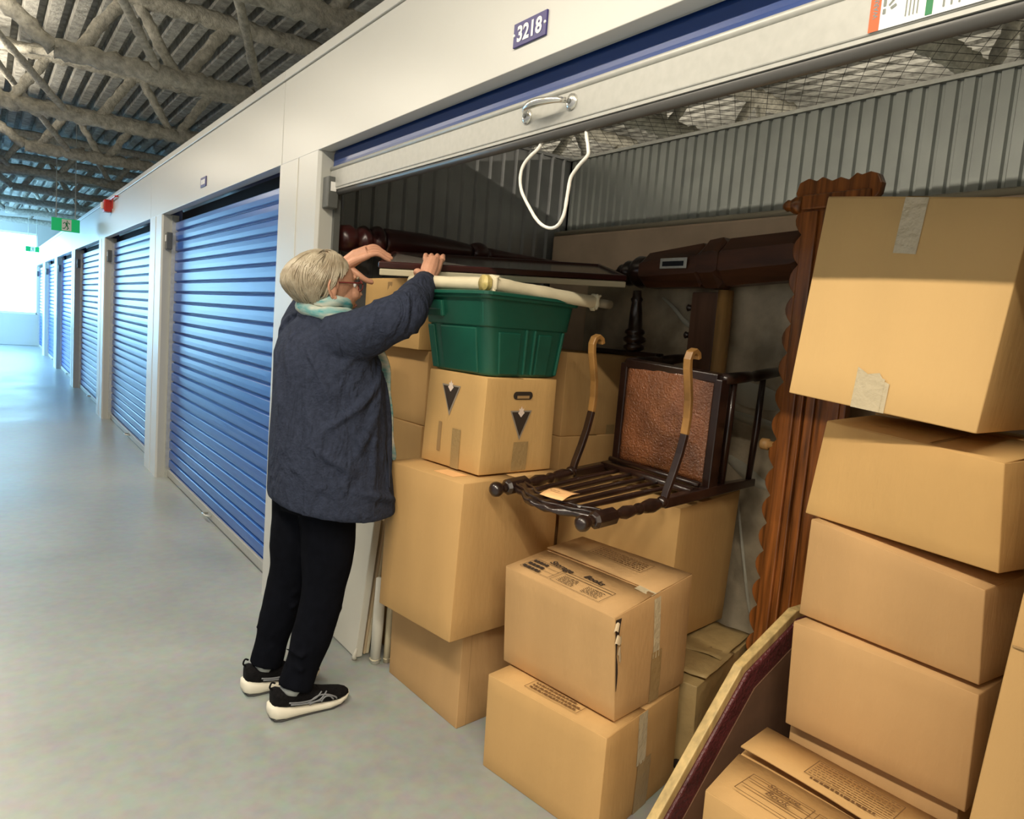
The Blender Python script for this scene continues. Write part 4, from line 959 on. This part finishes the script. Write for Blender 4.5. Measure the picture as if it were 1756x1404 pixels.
# seat frame front and back rails, leather pad
for f in (-.005, .385):
    MB().slab(g(-.055, -.2, f), g(0, -.2, f) - g(-.055, -.2, f), g(-.055, .2, f) - g(-.055, -.2, f), g(0, 0, .032) - g(0, 0, 0)).obj('seat_rail', M_wood, ch, bevel=.004)
m = MB(); N = 18; vs = []
for j in range(N + 1):
    for i in range(N + 1):
        u, v = i / N, j / N; w = -.196 + .392 * u - (.0) ; f = .022 + .392 * v
        k = (math.sin(PI * u) * math.sin(PI * v)) ** .45
        vs.append(g(-.012 + .030 * k + .003 * noise.noise(Vector((u * 9, v * 9, 1))), w, f))
n = len(vs); vs += [g(-.045, -.196 + .392 * (i / N), .022 + .392 * (j / N)) for j in range(N + 1) for i in range(N + 1)]
fs = [(j * (N + 1) + i, j * (N + 1) + i + 1, (j + 1) * (N + 1) + i + 1, (j + 1) * (N + 1) + i) for j in range(N) for i in range(N)]
fs += [tuple(n + q for q in reversed(f)) for f in fs[:]]
for i in range(N):
    fs += [(i + 1, i, n + i, n + i + 1), (N * (N + 1) + i, N * (N + 1) + i + 1, n + N * (N + 1) + i + 1, n + N * (N + 1) + i), (i * (N + 1), (i + 1) * (N + 1), n + (i + 1) * (N + 1), n + i * (N + 1)), ((i + 1) * (N + 1) + N, i * (N + 1) + N, n + i * (N + 1) + N, n + (i + 1) * (N + 1) + N)]
m.add(vs, fs); o = m.obj('seat', M_leath, ch, True); o['label'] = 'cracked brown leather seat'
MB().slab(g(-.060, -.2, 0), g(0, .4, 0) - g(0, 0, 0), g(0, 0, .41) - g(0, 0, 0), g(.012, 0, 0) - g(0, 0, 0)).obj('seat_webbing', mat('seat_underside', (0.04, 0.035, 0.03), .9), ch)
# orange note on the crest
m = MB(); vs = []
for j in range(5):
    for i in range(5): vs.append(g(.475 + .105 * j / 4, -.058 + .100 * i / 4 + .005 * j, .018 + .010 * (i / 4) ** 2 * .6 + .007 * math.sin(PI * j / 4)))
m.add(vs, [(j * 5 + i, j * 5 + i + 1, (j + 1) * 5 + i + 1, (j + 1) * 5 + i) for j in range(4) for i in range(4)])
nt = m.obj('sticky_note', M_note, None, True, fixn=False); md = nt.modifiers.new('s', 'SOLIDIFY'); md.thickness = .0008
tag(nt, 'pale orange handwritten note lying on the crest of the antique chair', 'note')
s = Sheet(g(.545, -.030, .0315), g(0, 1, 0.07) - g(0, 0, 0), g(-1, 0, 0) - g(0, 0, 0), .0); s.scribble(0, 0, .042, .008, 1, .004, 17); s.obj('note_writing', M_ink2, nt)

# ================================================================== SIDE ITEMS
gt = thing('games_table_top', 'table top on edge, pine rim and burgundy vinyl, between the front storage boxes', 'table top', (1.6, 1.21, 0))
ol = [(1.335, .012), (1.768, .515), (2.02, .640), (2.26, .640), (2.26, .012)]
def inset(ol, d_):
    n = len(ol); out = []; c = (sum(p[0] for p in ol) / n, sum(p[1] for p in ol) / n)
    for i in range(n):
        p0, p1, p2 = Vector(ol[i - 1]), Vector(ol[i]), Vector(ol[(i + 1) % n]); e1, e2 = (p1 - p0).normalized(), (p2 - p1).normalized()
        n1, n2 = Vector((e1.y, -e1.x)), Vector((e2.y, -e2.x)); k = d_ / max(.3, 1 + n1.dot(n2)); out.append(tuple(p1 + (n1 + n2) * k))
    return out
def yy(x, z, o): return 1.198 + o + (0.02 * (x - 1.6))
def prism(ol, o0, o1): return MB().rings([[(x, yy(x, z, o0), z) for x, z in ol], [(x, yy(x, z, o1), z) for x, z in ol]])
prism(ol, 0.002, .032).obj('pine_board', M_pine, gt, bevel=.003)
prism(inset(ol, .022), -.010, .004).obj('vinyl_rim', M_burg, gt, bevel=.008)
prism(inset(ol, .085), -.013, -.006).obj('felt_field', M_felt, gt)
# canvases and paper rolls beside the person
def lean(nm, lab, cat, y0, y1, xb, xt, z1, th, parts):
    t = thing(nm, lab, cat, (xb, (y0 + y1) / 2, 0))
    for pn, m_, o, t_ in parts:
        MB().slab((xb + o, y0, 0.004), (0, y1 - y0, 0), (xt - xb, 0, z1), (t_, 0, 0)).obj(pn, m_, t, bevel=.004)
    return t
cv = lean('wrapped_canvas', 'white wrapped canvas leaning behind the person\'s legs', 'canvas', 2.715, 3.07, 1.272, 1.325, .605, .034, [('canvas_wrap', M_canvas, 0, .034)])
MB().tube([(1.27, 2.712, .004), (1.262, 2.70, .02), (1.275, 2.705, .05)], [.012, .009, .004], 6, .3, 40).obj('torn_wrapping', M_canvas, cv, True)
lean('wrapped_canvas', 'kraft-backed canvas standing behind the white wrapped canvas', 'canvas', 2.73, 3.12, 1.318, 1.385, .655, .026, [('backing', M_kraft, 0, .012), ('canvas_wrap', M_cream, .012, .014)])
for i, (x, y, r, h, lab) in enumerate(((1.333, 2.648, .021, .36, 'thicker upright roll of white paper next to the leaning canvases'), (1.378, 2.632, .014, .37, 'thin upright roll of cream paper against the lowest left box'))):
    t = thing('paper_roll', lab, 'paper roll', (x, y, 0), 'paper rolls by the canvases')
    MB().tube([(x, y, .002), (x + .004, y, h * .5), (x + .012, y + .012, h)], [r, r * 1.05, r], 14, .12, 25).obj('rolled_sheet', M_canvas if i == 0 else M_cream, t, True)
    MB().tube([(x, y, .006), (x, y, .02)], [r * .8, r * 1.12], 12, .2, 60).obj('torn_end', M_cream, t, True)
# pull cord of the open door
pts = [Vector(p) for p in ((1.235, 1.64, 1.95), (1.225, 1.648, 1.918), (1.215, 1.69, 1.885), (1.21, 1.703, 1.848), (1.21, 1.692, 1.805), (1.21, 1.65, 1.757), (1.21, 1.605, 1.716), (1.21, 1.56, 1.696), (1.21, 1.522, 1.698), (1.21, 1.498, 1.725), (1.21, 1.489, 1.779), (1.21, 1.482, 1.816), (1.21, 1.455, 1.842), (1.21, 1.425, 1.862), (1.212, 1.428, 1.882), (1.225, 1.455, 1.925), (1.235, 1.462, 1.952))]
def spline(P, k=6):
    out = []
    for i in range(len(P) - 1):
        p0, p1, p2, p3 = P[max(0, i - 1)], P[i], P[i + 1], P[min(len(P) - 1, i + 2)]
        for j in range(k):
            t = j / k; out.append(.5 * ((2 * p1) + (p2 - p0) * t + (2 * p0 - 5 * p1 + 4 * p2 - p3) * t * t + (3 * p1 - p0 - 3 * p2 + p3) * t ** 3))
    return out + [P[-1]]
tag(MB().tube(spline(pts), .0046, 8, .15, 60).obj('pull_cord', M_cord, None, True), 'white pull cord looped below the rolled-up door', 'cord')

# ================================================================== PERSON
pe = thing('person', 'grey-haired person in navy fleece and black trousers lifting the flat picture', 'person', (0.95, 2.52, 0))
def V(*a): return Vector(a)
def lerp_path(P, rad, k=5):
    """smooth a joint path and its radii"""
    q = spline([V(*p) for p in P], k); n = len(P); rr = []
    for i in range(len(q)):
        t = min(i / k, n - 1 - 1e-6); a = int(t); f = t - a; f = f * f * (3 - 2 * f); rr.append(rad[a] * (1 - f) + rad[min(a + 1, n - 1)] * f)
    return q, rr
def remesh(o, vox, sm=4, fac=.5):
    m = o.modifiers.new('remesh', 'REMESH'); m.mode = 'VOXEL'; m.voxel_size = vox; m.use_smooth_shade = True
    if sm:
        s_ = o.modifiers.new('smooth', 'SMOOTH'); s_.factor = fac; s_.iterations = sm
    return o
# ---- head frame
HA = math.radians(4); H0 = V(0.992, 2.506, 1.530)
hf, hl, hu = V(math.cos(HA), math.sin(HA), 0.03).normalized(), V(-math.sin(HA), math.cos(HA), 0), None
hu = hf.cross(hl); HM = Matrix((hf, hl, hu)).transposed()
def hp_(f, l, u): return H0 + hf * f + hl * l + hu * u
body = MB()
body.ell(hp_(-.008, 0, .012), .098, .078, .098, HM, 24, 16)
body.ell(hp_(.040, 0, -.035), .060, .060, .078, HM, 20, 14)
body.ell(hp_(.050, 0, -.092), .034, .036, .026, HM)
body.ell(hp_(.075, -.034, -.030), .026, .024, .026, HM); body.ell(hp_(.075, .034, -.030), .026, .024, .026, HM)
body.ell(hp_(.080, 0, .030), .018, .042, .014, HM)
body.tube([hp_(.094, 0, .014), hp_(.108, 0, -.012), hp_(.121, 0, -.034)], [.009, .012, .013], 10); body.ell(hp_(.108, .011, -.037), .011, .009, .008, HM); body.ell(hp_(.108, -.011, -.037), .011, .009, .008, HM)
body.ell(hp_(.094, 0, -.064), .011, .022, .005, HM); body.ell(hp_(.092, 0, -.073), .011, .019, .006, HM)
for sd in (-1, 1):     # ears: outer rim and lobe
    c = lambda f, l, u: hp_(f * 1.2 - .020, sd * (.079 + l * 1.3), u * 1.2 - .024)
    body.tube(spline([c(.010, 0, .006), c(.008, .006, .028), c(-.012, .010, .033), c(-.022, .012, .012), c(-.013, .008, -.010), c(-.003, .004, -.021), c(.006, 0, -.016)], 4), .0046, 8)
    body.ell(c(-.004, .003, .002), .016, .0075, .026, HM); body.ell(c(.003, .003, -.020), .009, .006, .009, HM)
body.tube([hp_(-.015, 0, -.05), V(.975, 2.512, 1.42), V(.985, 2.512, 1.33)], [.056, .054, .075], 16)
tr = [(1.36, .985, 2.513, .07, .13), (1.25, 1.00, 2.513, .10, .15), (1.05, 1.01, 2.51, .105, .13), (.90, 1.0, 2.51, .105, .14), (.80, .99, 2.51, .10, .14)]
TA = math.radians(24); tf, tl = V(math.cos(TA), math.sin(TA), 0), V(-math.sin(TA), math.cos(TA), 0)
def ering(z, cx, cy, rf, rl, n=28, A=TA, wob=0.0, seed=0):
    f, l = V(math.cos(A), math.sin(A), 0), V(-math.sin(A), math.cos(A), 0); out = []
    for k in range(n):
        a = 2 * PI * k / n; w = 1 + wob * noise.noise(V(math.cos(a) * 2.2 + seed, math.sin(a) * 2.2, z * 1.6))
        out.append(V(cx, cy, z + (0.026 * (math.sin(a - 0.25)) if seed == 3 and z < .8 else 0)) + f * rf * math.cos(a) * w + l * rl * math.sin(a) * w)
    return out
body.rings([ering(*q) for q in tr])
LEG = {'r': ([(.995, 2.455, .82), (1.015, 2.447, .62), (1.004, 2.437, .44), (.968, 2.425, .28), (.905, 2.412, .10)], 'r'), 'l': ([(.955, 2.575, .82), (.955, 2.60, .62), (.945, 2.625, .44), (.91, 2.63, .28), (.872, 2.632, .10)], 'l')}
for k in 'rl':
    q, rr = lerp_path(LEG[k][0], [.078, .072, .05, .045, .034]); body.tube(q, rr, 14)
ARM = {'r': [(1.02, 2.385, 1.365), (1.09, 2.28, 1.405), (1.145, 2.222, 1.452), (1.25, 2.33, 1.52), (1.335, 2.418, 1.582)],
       'l': [(.945, 2.65, 1.36), (1.00, 2.745, 1.40), (1.045, 2.80, 1.455), (1.085, 2.74, 1.54), (1.118, 2.672, 1.618)]}
for k in 'rl':
    q, rr = lerp_path(ARM[k], [.055, .045, .040, .036, .027]); body.tube(q, rr, 14)
# ---- hands
exn_, eyn_ = Vector((.985, -.30, .05)).normalized(), Vector((.30, .50, .095)).normalized(); uz = V(0, 0, 1)
def finger(pts, r0, r1): 
    q, rr = lerp_path(pts, [r0 + (r1 - r0) * i / (len(pts) - 1) for i in range(len(pts))], 4); body.tube(q, rr, 9); body.ell(q[-1], r1, r1, r1, None, 8, 6)
# right hand closed over the front rail: wrist, palm, four fingers over the top, thumb below
Wr = V(1.335, 2.418, 1.582); Kr = V(1.382, 2.464, 1.660)
body.tube([Wr, Wr.lerp(Kr, .5) , Kr], [.027, .031, .026], 12)
for o in (-.026, -.009, .009, .026):
    body.tube([Wr + exn_ * o * .5, Wr.lerp(Kr, .55) + exn_ * o * .9, Kr + exn_ * o], [.018, .016, .0125], 10)
for o, L in ((-.0335, .86), (-.0113, 1.0), (.0113, 1.04), (.0335, .92)):
    k = Kr + exn_ * o
    finger([k, k + eyn_ * .022 * L + uz * .012, k + eyn_ * .046 * L + uz * .0135, k + eyn_ * .064 * L + uz * .008, k + eyn_ * .076 * L + uz * .006], .0102, .0080)
finger([Wr + exn_ * -.018 + uz * .015, Wr + exn_ * -.040 + uz * .026 + eyn_ * .012, Wr + exn_ * -.045 + uz * .016 + eyn_ * .040, Wr + exn_ * -.035 + uz * .004 + eyn_ * .075], .0145, .0095)
# left hand flat over the near corner, thumb beneath
Wl = V(1.118, 2.672, 1.618); Kl = V(1.184, 2.622, 1.672); fd = V(.94, -.20, -.05).normalized(); sd_ = V(.26, .80, .44).normalized()
body.tube([Wl, Wl.lerp(Kl, .5) + uz * .006, Kl], [.027, .029, .021], 12)
for o in (-.033, -.011, .011, .032):
    body.tube([Wl + sd_ * o * .5, Wl.lerp(Kl, .55) + sd_ * o + uz * .006, Kl + sd_ * o * 1.05], [.018, .015, .0125], 10)
for o, L in ((-.036, .93), (-.012, 1.05), (.012, 1.0), (.035, .80)):
    k = Kl + sd_ * o
    finger([k, k + fd * .026 * L + uz * .010, k + fd * .050 * L + uz * .009, k + fd * .072 * L - uz * .001, k + fd * .086 * L - uz * .0045], .0100, .0078)
finger([Wl - sd_ * .016 + fd * .016 - uz * .004, Wl - sd_ * .036 + fd * .044 - uz * .014, Wl - sd_ * .040 + fd * .074 - uz * .028, Wl - sd_ * .036 + fd * .100 - uz * .036], .0150, .0095)
bo = body.obj('body', M_skin, pe, True, fixn=True); remesh(bo, .0026, 3, .45)
# eyes, brows
for sd in (-1, 1):
    MB().ell(hp_(.0775, sd * .031, .002), .0115, .0115, .0115, HM).obj('eye', M_white, pe, True)
    MB().ell(hp_(.0868, sd * .032, .002), .0035, .0055, .0055, HM).obj('iris', mat('iris', (0.06, 0.08, 0.09), .2), pe, True)
    MB().tube([hp_(.098, sd * .018, .024), hp_(.095, sd * .034, .030), hp_(.082, sd * .05, .024)], [.003, .004, .002], 6).obj('eyebrow', M_hair, pe, True)
MB().ell(hp_(.0975, 0, -.0685), .0095, .021, .0065, HM).obj('lips', mat('lips', (0.42, 0.16, 0.13), .5), pe, True)
MB().ell(hp_(-.021, -.0855, -.052), .0035, .0035, .0035).obj('earring', M_pearl, pe, True)
# ---- spectacles
gl = MB()
for sd in (-1, 1):
    gl.tube([hp_(.108 + .004 * math.cos(2 * a) - .010 * abs(.026 * math.cos(a)) / .026 * (1 if math.cos(a) * sd > 0 else 0), sd * .033 + .025 * math.cos(a), .000 + .019 * math.sin(a)) for a in [2 * PI * k / 16 for k in range(17)]], .0022, 6)
    gl.tube([hp_(.100, sd * .059, .008), hp_(.085, sd * .073, .010), hp_(.02, sd * .081, .008), hp_(-.022, sd * .086, .006), hp_(-.036, sd * .086, -.012)], .0026, 6)
gl.tube([hp_(.112, -.009, .004), hp_(.115, 0, .008), hp_(.112, .009, .004)], .002, 6)
gl.obj('spectacles', M_glas_f, pe, True)
# ---- hair: soft under-shape plus combed strands
def hair_r(th, ph):     # radius of the hair surface in the head frame direction
    f, l, u = math.sin(th) * math.cos(ph), math.sin(th) * math.sin(ph), math.cos(th)
    back = max(0, -f)
    nar = 1 - .22 * max(0, -u) ** 1.3
    return V((.100 + .046 * back) * f * nar, (.092 + .006 * back) * l * nar, (.109 + (.004 * back if u > 0 else -.004)) * u)
HC = (-.020, 0, .004)
def thmax(ph):          # how far down from the crown the hair reaches, by direction (0 = face)
    a = abs((ph + PI) % (2 * PI) - PI)
    pts = [(0, 46), (35, 52), (60, 64), (80, 80), (95, 92), (106, 112), (130, 126), (180, 127)]; d_ = math.degrees(a)
    for (a0, v0), (a1, v1) in zip(pts[:-1], pts[1:]):
        if d_ <= a1: return math.radians(v0 + (v1 - v0) * (d_ - a0) / (a1 - a0))
    return math.radians(138)
m = MB(); NP, NT = 48, 16; vs = []
for j in range(NT + 1):
    for i in range(NP):
        ph = 2 * PI * i / NP; th = thmax(ph) * j / NT; p = hair_r(th, ph) * (.965 - .03 * (j / NT) ** 3)
        w = 1 + .03 * noise.noise(V(math.cos(ph) * 5, math.sin(ph) * 5, j * .25))
        vs.append(hp_(HC[0] + p.x * w, HC[1] + p.y * w, HC[2] + p.z * w))
m.add(vs, [(j * NP + i, j * NP + (i + 1) % NP, (j + 1) * NP + (i + 1) % NP, (j + 1) * NP + i) for j in range(NT) for i in range(NP)])
ha_ = m.obj('hair', M_hair, pe, True); md = ha_.modifiers.new('s', 'SOLIDIFY'); md.thickness = .022; md.offset = -1
m = MB(); rr = random.Random(11)
for cl in range(150):
    cph = rr.uniform(-PI, PI); ct0 = rr.uniform(0.0, .55); ctw = rr.uniform(-.12, .12); cln = rr.uniform(.34, .60); clift = rr.uniform(.99, 1.05)
    if rr.random() < .35: ct0 = rr.uniform(.45, .70); cln = .52
    for s_ in range(13):
        ph0 = cph + rr.gauss(0, .085); t0 = max(0, ct0 + rr.gauss(0, .03)); ln = cln * rr.uniform(.8, 1.1); P = []
        for i in range(9):
            q = i / 8; t = t0 + ln * q; sw = .55 * math.sin(cph) * (1 if abs(cph) < 2.0 else .3) * q
            ph = ph0 + ctw * q + sw + .04 * math.sin(t * 7 + cl); tm = thmax(ph); tt = min(t, 1.02 + .07 * rr.random())
            k = (clift + .012 * math.sin(PI * q) - .06 * max(0, tt - .7) ** 1.1 + .004 * rr.gauss(0, 1))
            p = hair_r(tm * tt, ph) * k; P.append(hp_(HC[0] + p.x, HC[1] + p.y, HC[2] + p.z))
        m.tube(P, [.0008, .0016, .0021, .0024, .0025, .0024, .0020, .0014, .0006], 4, cap=False)
hs = m.obj('hair_strands', mat('hair_strand', (0.48, 0.42, 0.315), .40, spec=.45, noise_s=26, noise_a=.5, col2=(0.26, 0.205, 0.135)), pe, True, fixn=False); hs['kind'] = 'stuff'
# ---- fleece jacket
jk = MB()
jr = [(.742, 1.046, 2.498, .212, .232, .05), (.76, 1.045, 2.498, .216, .238, .05), (.86, 1.034, 2.502, .206, .228, .06), (.97, 1.022, 2.506, .198, .217, .06), (1.09, 1.018, 2.51, .188, .214, .05), (1.20, 1.012, 2.514, .176, .212, .04), (1.28, 1.0, 2.516, .158, .206, .03), (1.335, .99, 2.516, .130, .185, .02), (1.375, .982, 2.515, .10, .145, 0), (1.405, .978, 2.513, .078, .10, 0), (1.425, .976, 2.512, .066, .078, 0)]
jk.rings([ering(z, x, y, a, b, 40, TA, w, 3) for z, x, y, a, b, w in jr])
q, rr_ = lerp_path([(1.00, 2.42, 1.335), (1.045, 2.335, 1.365), (1.10, 2.265, 1.412), (1.15, 2.228, 1.452), (1.225, 2.300, 1.505), (1.302, 2.382, 1.558)], [.098, .088, .080, .074, .062, .046]); jk.tube(q, rr_, 18, .05, 16)
q, rr_ = lerp_path([(.955, 2.62, 1.34), (.985, 2.71, 1.375), (1.04, 2.80, 1.45), (1.078, 2.755, 1.535), (1.105, 2.697, 1.595)], [.095, .085, .070, .060, .045]); jk.tube(q, rr_, 18, .05, 16)
# soft folds: back, armpit, elbow, side drape
def jsurf(z, a):     # point on the jacket at height z, angle a (0 = forward, +90 = left)
    for (z0, *p0), (z1, *p1) in zip(jr[:-1], jr[1:]):
        if z0 <= z <= z1:
            t = (z - z0) / (z1 - z0); x, y, rf, rl, w = [u_ + (v_ - u_) * t for u_, v_ in zip(p0, p1)]
            return V(x, y, z) + tf * rf * math.cos(a) + tl * rl * math.sin(a)
    return V(jr[0][1], jr[0][2], z)
D = math.radians
for a0, z0, a1, z1, r, bw in ((-60, 1.30, -150, 1.02, .014, .0), (-75, 1.26, -125, .90, .016, 0), (-95, 1.27, -100, .82, .013, 0), (-50, 1.24, -70, .84, .015, 0), (-35, 1.22, -45, .80, .014, 0), (-170, 1.33, -140, 1.12, .010, 0), (165, 1.34, 175, 1.10, .010, 0), (-130, .84, -60, .77, .012, 0), (-165, 1.0, -110, .86, .012, 0), (-110, 1.36, -135, 1.22, .010, 0), (150, 1.28, 170, 1.0, .011, 0), (-20, 1.15, -25, .80, .012, 0)):
    P = [jsurf(z0 + (z1 - z0) * t, D(a0 + (a1 - a0) * t + 6 * math.sin(t * 3))) for t in [i / 8 for i in range(9)]]
    jk.tube(P, [r * 1.45 * (.25 + .75 * math.sin(PI * i / 8)) for i in range(9)], 8)
for c_, r_, a_, n_ in ((V(1.13, 2.245, 1.435), .080, V(.5, -.35, .4), 3), (V(1.19, 2.27, 1.48), .069, V(.6, .6, .45), 2)):
    for k in range(n_):
        ax_ = a_.normalized(); o = ax_.orthogonal().normalized(); o2 = ax_.cross(o); cc = c_ + ax_ * (k - 1) * .034
        jk.tube([cc + (o * math.cos(t) + o2 * math.sin(t)) * r_ * (1.0 - .02 * k) for t in [k * 1.1 + 3.4 * i / 9 for i in range(10)]], [.004 + .005 * math.sin(PI * i / 9) for i in range(10)], 7)
# stand collar, drooping front corner of the hem, cuff
jk.tube([V(.976, 2.512, 1.418) + tf * .070 * math.cos(a) + tl * .080 * math.sin(a) for a in [2 * PI * i / 20 for i in range(21)]], .013, 8)
jk.tube([V(1.20, 2.47, 1.0), V(1.228, 2.462, .88), V(1.248, 2.462, .79)], [.03, .035, .020], 10)
jo = jk.obj('fleece_jacket', M_fleece, pe, True, fixn=True); remesh(jo, .0070, 3, .5)
for nm, P, r in (('cuff', [V(1.29, 2.370, 1.549), V(1.312, 2.392, 1.565)], .0475), ('cuff', [V(1.098, 2.708, 1.585), V(1.109, 2.69, 1.602)], .046)):
    MB().tube(P, r, 18, .04, 30).obj(nm, mat('navy_rib', (0.022, 0.027, 0.048), .95, bump=.6, bump_s=160), pe, True)
# pocket seam on the side
P = [jsurf(z, D(a)) + V(.004, -.006, 0) for z, a in ((.99, -58), (.93, -66), (.87, -73), (.83, -76))]
MB().tube(spline(P, 4), .0035, 6).obj('pocket_seam', mat('navy_seam', (0.016, 0.019, 0.034), .9), pe, True)
# ---- trousers
tr_ = MB()
tr_.rings([ering(z, x, y, a, b, 30, TA * .6) for z, x, y, a, b in ((.72, .985, 2.515, .115, .155), (.80, .99, 2.513, .13, .165), (.92, 1.0, 2.51, .125, .165))])
for k, rad in (('r', [.105, .098, .079, .072, .062, .0635]), ('l', [.105, .096, .078, .070, .060, .0615])):
    pts = list(LEG[k][0]); pts = pts[:4] + [tuple(V(*pts[3]).lerp(V(*pts[4]), .5)), tuple(V(*pts[4]) + V(0.0, 0, .0))]
    q, rr_ = lerp_path(pts, rad); tr_.tube(q, rr_, 18, .05, 9)
    kx = V(*pts[2])
    for i in range(3): tr_.tube([kx + V(-.050 + .01 * i, .02 - .03 * i, .03 - .05 * i), kx + V(-.01, -.075, .00 - .05 * i), kx + V(.065, -.03, .03 - .05 * i)], [.004, .009, .004], 7)
    ax_ = V(*pts[5]); 
    for i in range(3): tr_.tube([ax_ + V(-.040, .01, .05 + .05 * i), ax_ + V(.0, -.06, .035 + .05 * i), ax_ + V(.06, -.015, .055 + .05 * i)], [.004, .008, .004], 7)
to = tr_.obj('trousers', M_pants, pe, True, fixn=True); remesh(to, .0075, 4, .5)
# ---- running shoes
def shoe(hx_, hy_, ang, L, front):
    d_ = V(math.cos(ang), math.sin(ang), 0); s2 = V(-math.sin(ang), math.cos(ang), 0); o0 = V(hx_, hy_, 0)
    def ring(s, hw, zb, zt, n=16, pw=.55):
        out = []
        for k in range(n):
            a = 2 * PI * k / n; c, si = math.cos(a), math.sin(a)
            out.append(o0 + d_ * (s * L) + s2 * hw * math.copysign(abs(c) ** pw, c) + V(0, 0, (zb + zt) / 2 + (zt - zb) / 2 * math.copysign(abs(si) ** pw, si)))
        return out
    sh = bpy.data.objects.new('shoe', None); COL.objects.link(sh); sh.location = o0; set_parent(sh, pe)
    MB().rings([ring(*q) for q in ((0.0, .012, .030, .050), (.02, .030, .014, .060), (.07, .041, .007, .060), (.18, .045, .004, .050), (.35, .043, .004, .041), (.52, .045, .004, .037), (.70, .050, .004, .034), (.84, .047, .010, .034), (.93, .036, .020, .037), (.985, .018, .030, .041), (1.0, .006, .034, .040))]).obj('sole', M_sole, sh, True)
    MB().rings([ring(*q) for q in ((.05, .030, .002, .012), (.12, .040, 0, .008), (.5, .041, 0, .008), (.75, .046, 0, .009), (.9, .036, .010, .022))]).obj('outsole', M_outsole, sh, True)
    MB().rings([ring(s, hw, zb, zt, 18, .8) for s, hw, zb, zt in ((.035, .016, .050, .100), (.05, .030, .048, .112), (.10, .0365, .042, .112), (.18, .039, .038, .100), (.28, .039, .034, .094), (.38, .040, .032, .102), (.47, .0425, .030, .097), (.58, .046, .028, .082), (.70, .0485, .026, .068), (.82, .046, .026, .060), (.91, .037, .030, .055), (.965, .024, .033, .050), (.985, .010, .036, .045))]).obj('upper', M_shoe, sh, True)
    MB().tube([o0 + d_ * .25 * L + V(0, 0, .085), o0 + d_ * .27 * L + V(.004, 0, .118)], [.037, .039], 16).obj('sock', M_sock, sh, True)
    MB().tube(spline([o0 + d_ * .06 * L + V(0, 0, .105), o0 + d_ * .015 * L + V(0, 0, .118), o0 + d_ * .035 * L + V(0, 0, .135), o0 + d_ * .075 * L + V(0, 0, .130)], 4), .0035, 6).obj('heel_loop', M_shoe, sh, True)
    def side(s, z, out_=.0):      # point on the outer flank
        hw = .0405 + .009 * max(0, min(1, (s - .3) / .4)); return o0 + d_ * s * L - s2 * (hw + .0015 - max(0, z - .06) * .22 + out_) + V(0, 0, z)
    for P in ([(.20, .066), (.30, .060), (.42, .058), (.52, .064), (.585, .082)], [(.22, .058), (.34, .052), (.46, .050), (.56, .054), (.62, .070), (.645, .080)], [(.42, .048), (.48, .062), (.56, .070), (.66, .066), (.75, .052), (.77, .044)], [(.58, .045), (.62, .060), (.68, .060), (.73, .044)], [(.44, .044), (.50, .050), (.58, .050)]):
        MB().tube(spline([side(*p) for p in P], 4), .0030, 5).obj('stripe', M_stripe, sh, True)
    for i in range(4):
        s = .46 + .055 * i; z = .101 - .011 * i
        MB().tube(spline([o0 + d_ * s * L + s2 * .022 + V(0, 0, z - .006), o0 + d_ * (s + .015) * L + V(0, 0, z + .003), o0 + d_ * s * L - s2 * .022 + V(0, 0, z - .006)], 3), .003, 5).obj('lace', M_shoe, sh, True)
shoe(.812, 2.412, .035, .305, True); shoe(.782, 2.628, .03, .305, False)
# ---- scarf
sc = MB()
for k, (z, rf, rl, r, ti) in enumerate(((1.438, .076, .086, .024, .010), (1.462, .070, .078, .020, -.008))):
    n = 36; sc.tube([V(.985, 2.512, z) + tf * rf * math.cos(a) + tl * rl * math.sin(a) + V(0, 0, ti * math.sin(a + k) + .006 * math.sin(3 * a)) for a in [2 * PI * i / n for i in range(n + 1)]], [r * (1 + .12 * math.sin(5 * a_)) for a_ in [2 * PI * i / n for i in range(n + 1)]], 14, .22, 22)
so = sc.obj('scarf', M_scarf, pe, True); so['label'] = 'teal and cream patterned scarf'
vs = []; P = spline([V(1.13, 2.452, 1.36), V(1.178, 2.462, 1.26), V(1.206, 2.476, 1.14), V(1.224, 2.482, 1.02), V(1.240, 2.484, .92), V(1.244, 2.484, .885)], 5); m = MB()
for i, p in enumerate(P):
    for k in range(5): vs.append(p + V(-.012 + .010 * k + .004 * math.sin(i * .8 + k), .030 - .015 * k + .005 * math.sin(i * .6 + k * 1.7), 0))
m.add(vs, [(i * 5 + k, i * 5 + k + 1, (i + 1) * 5 + k + 1, (i + 1) * 5 + k) for i in range(len(P) - 1) for k in range(4)])
o = m.obj('scarf_end', M_scarf, pe, True, fixn=False); md = o.modifiers.new('s', 'SOLIDIFY'); md.thickness = .006
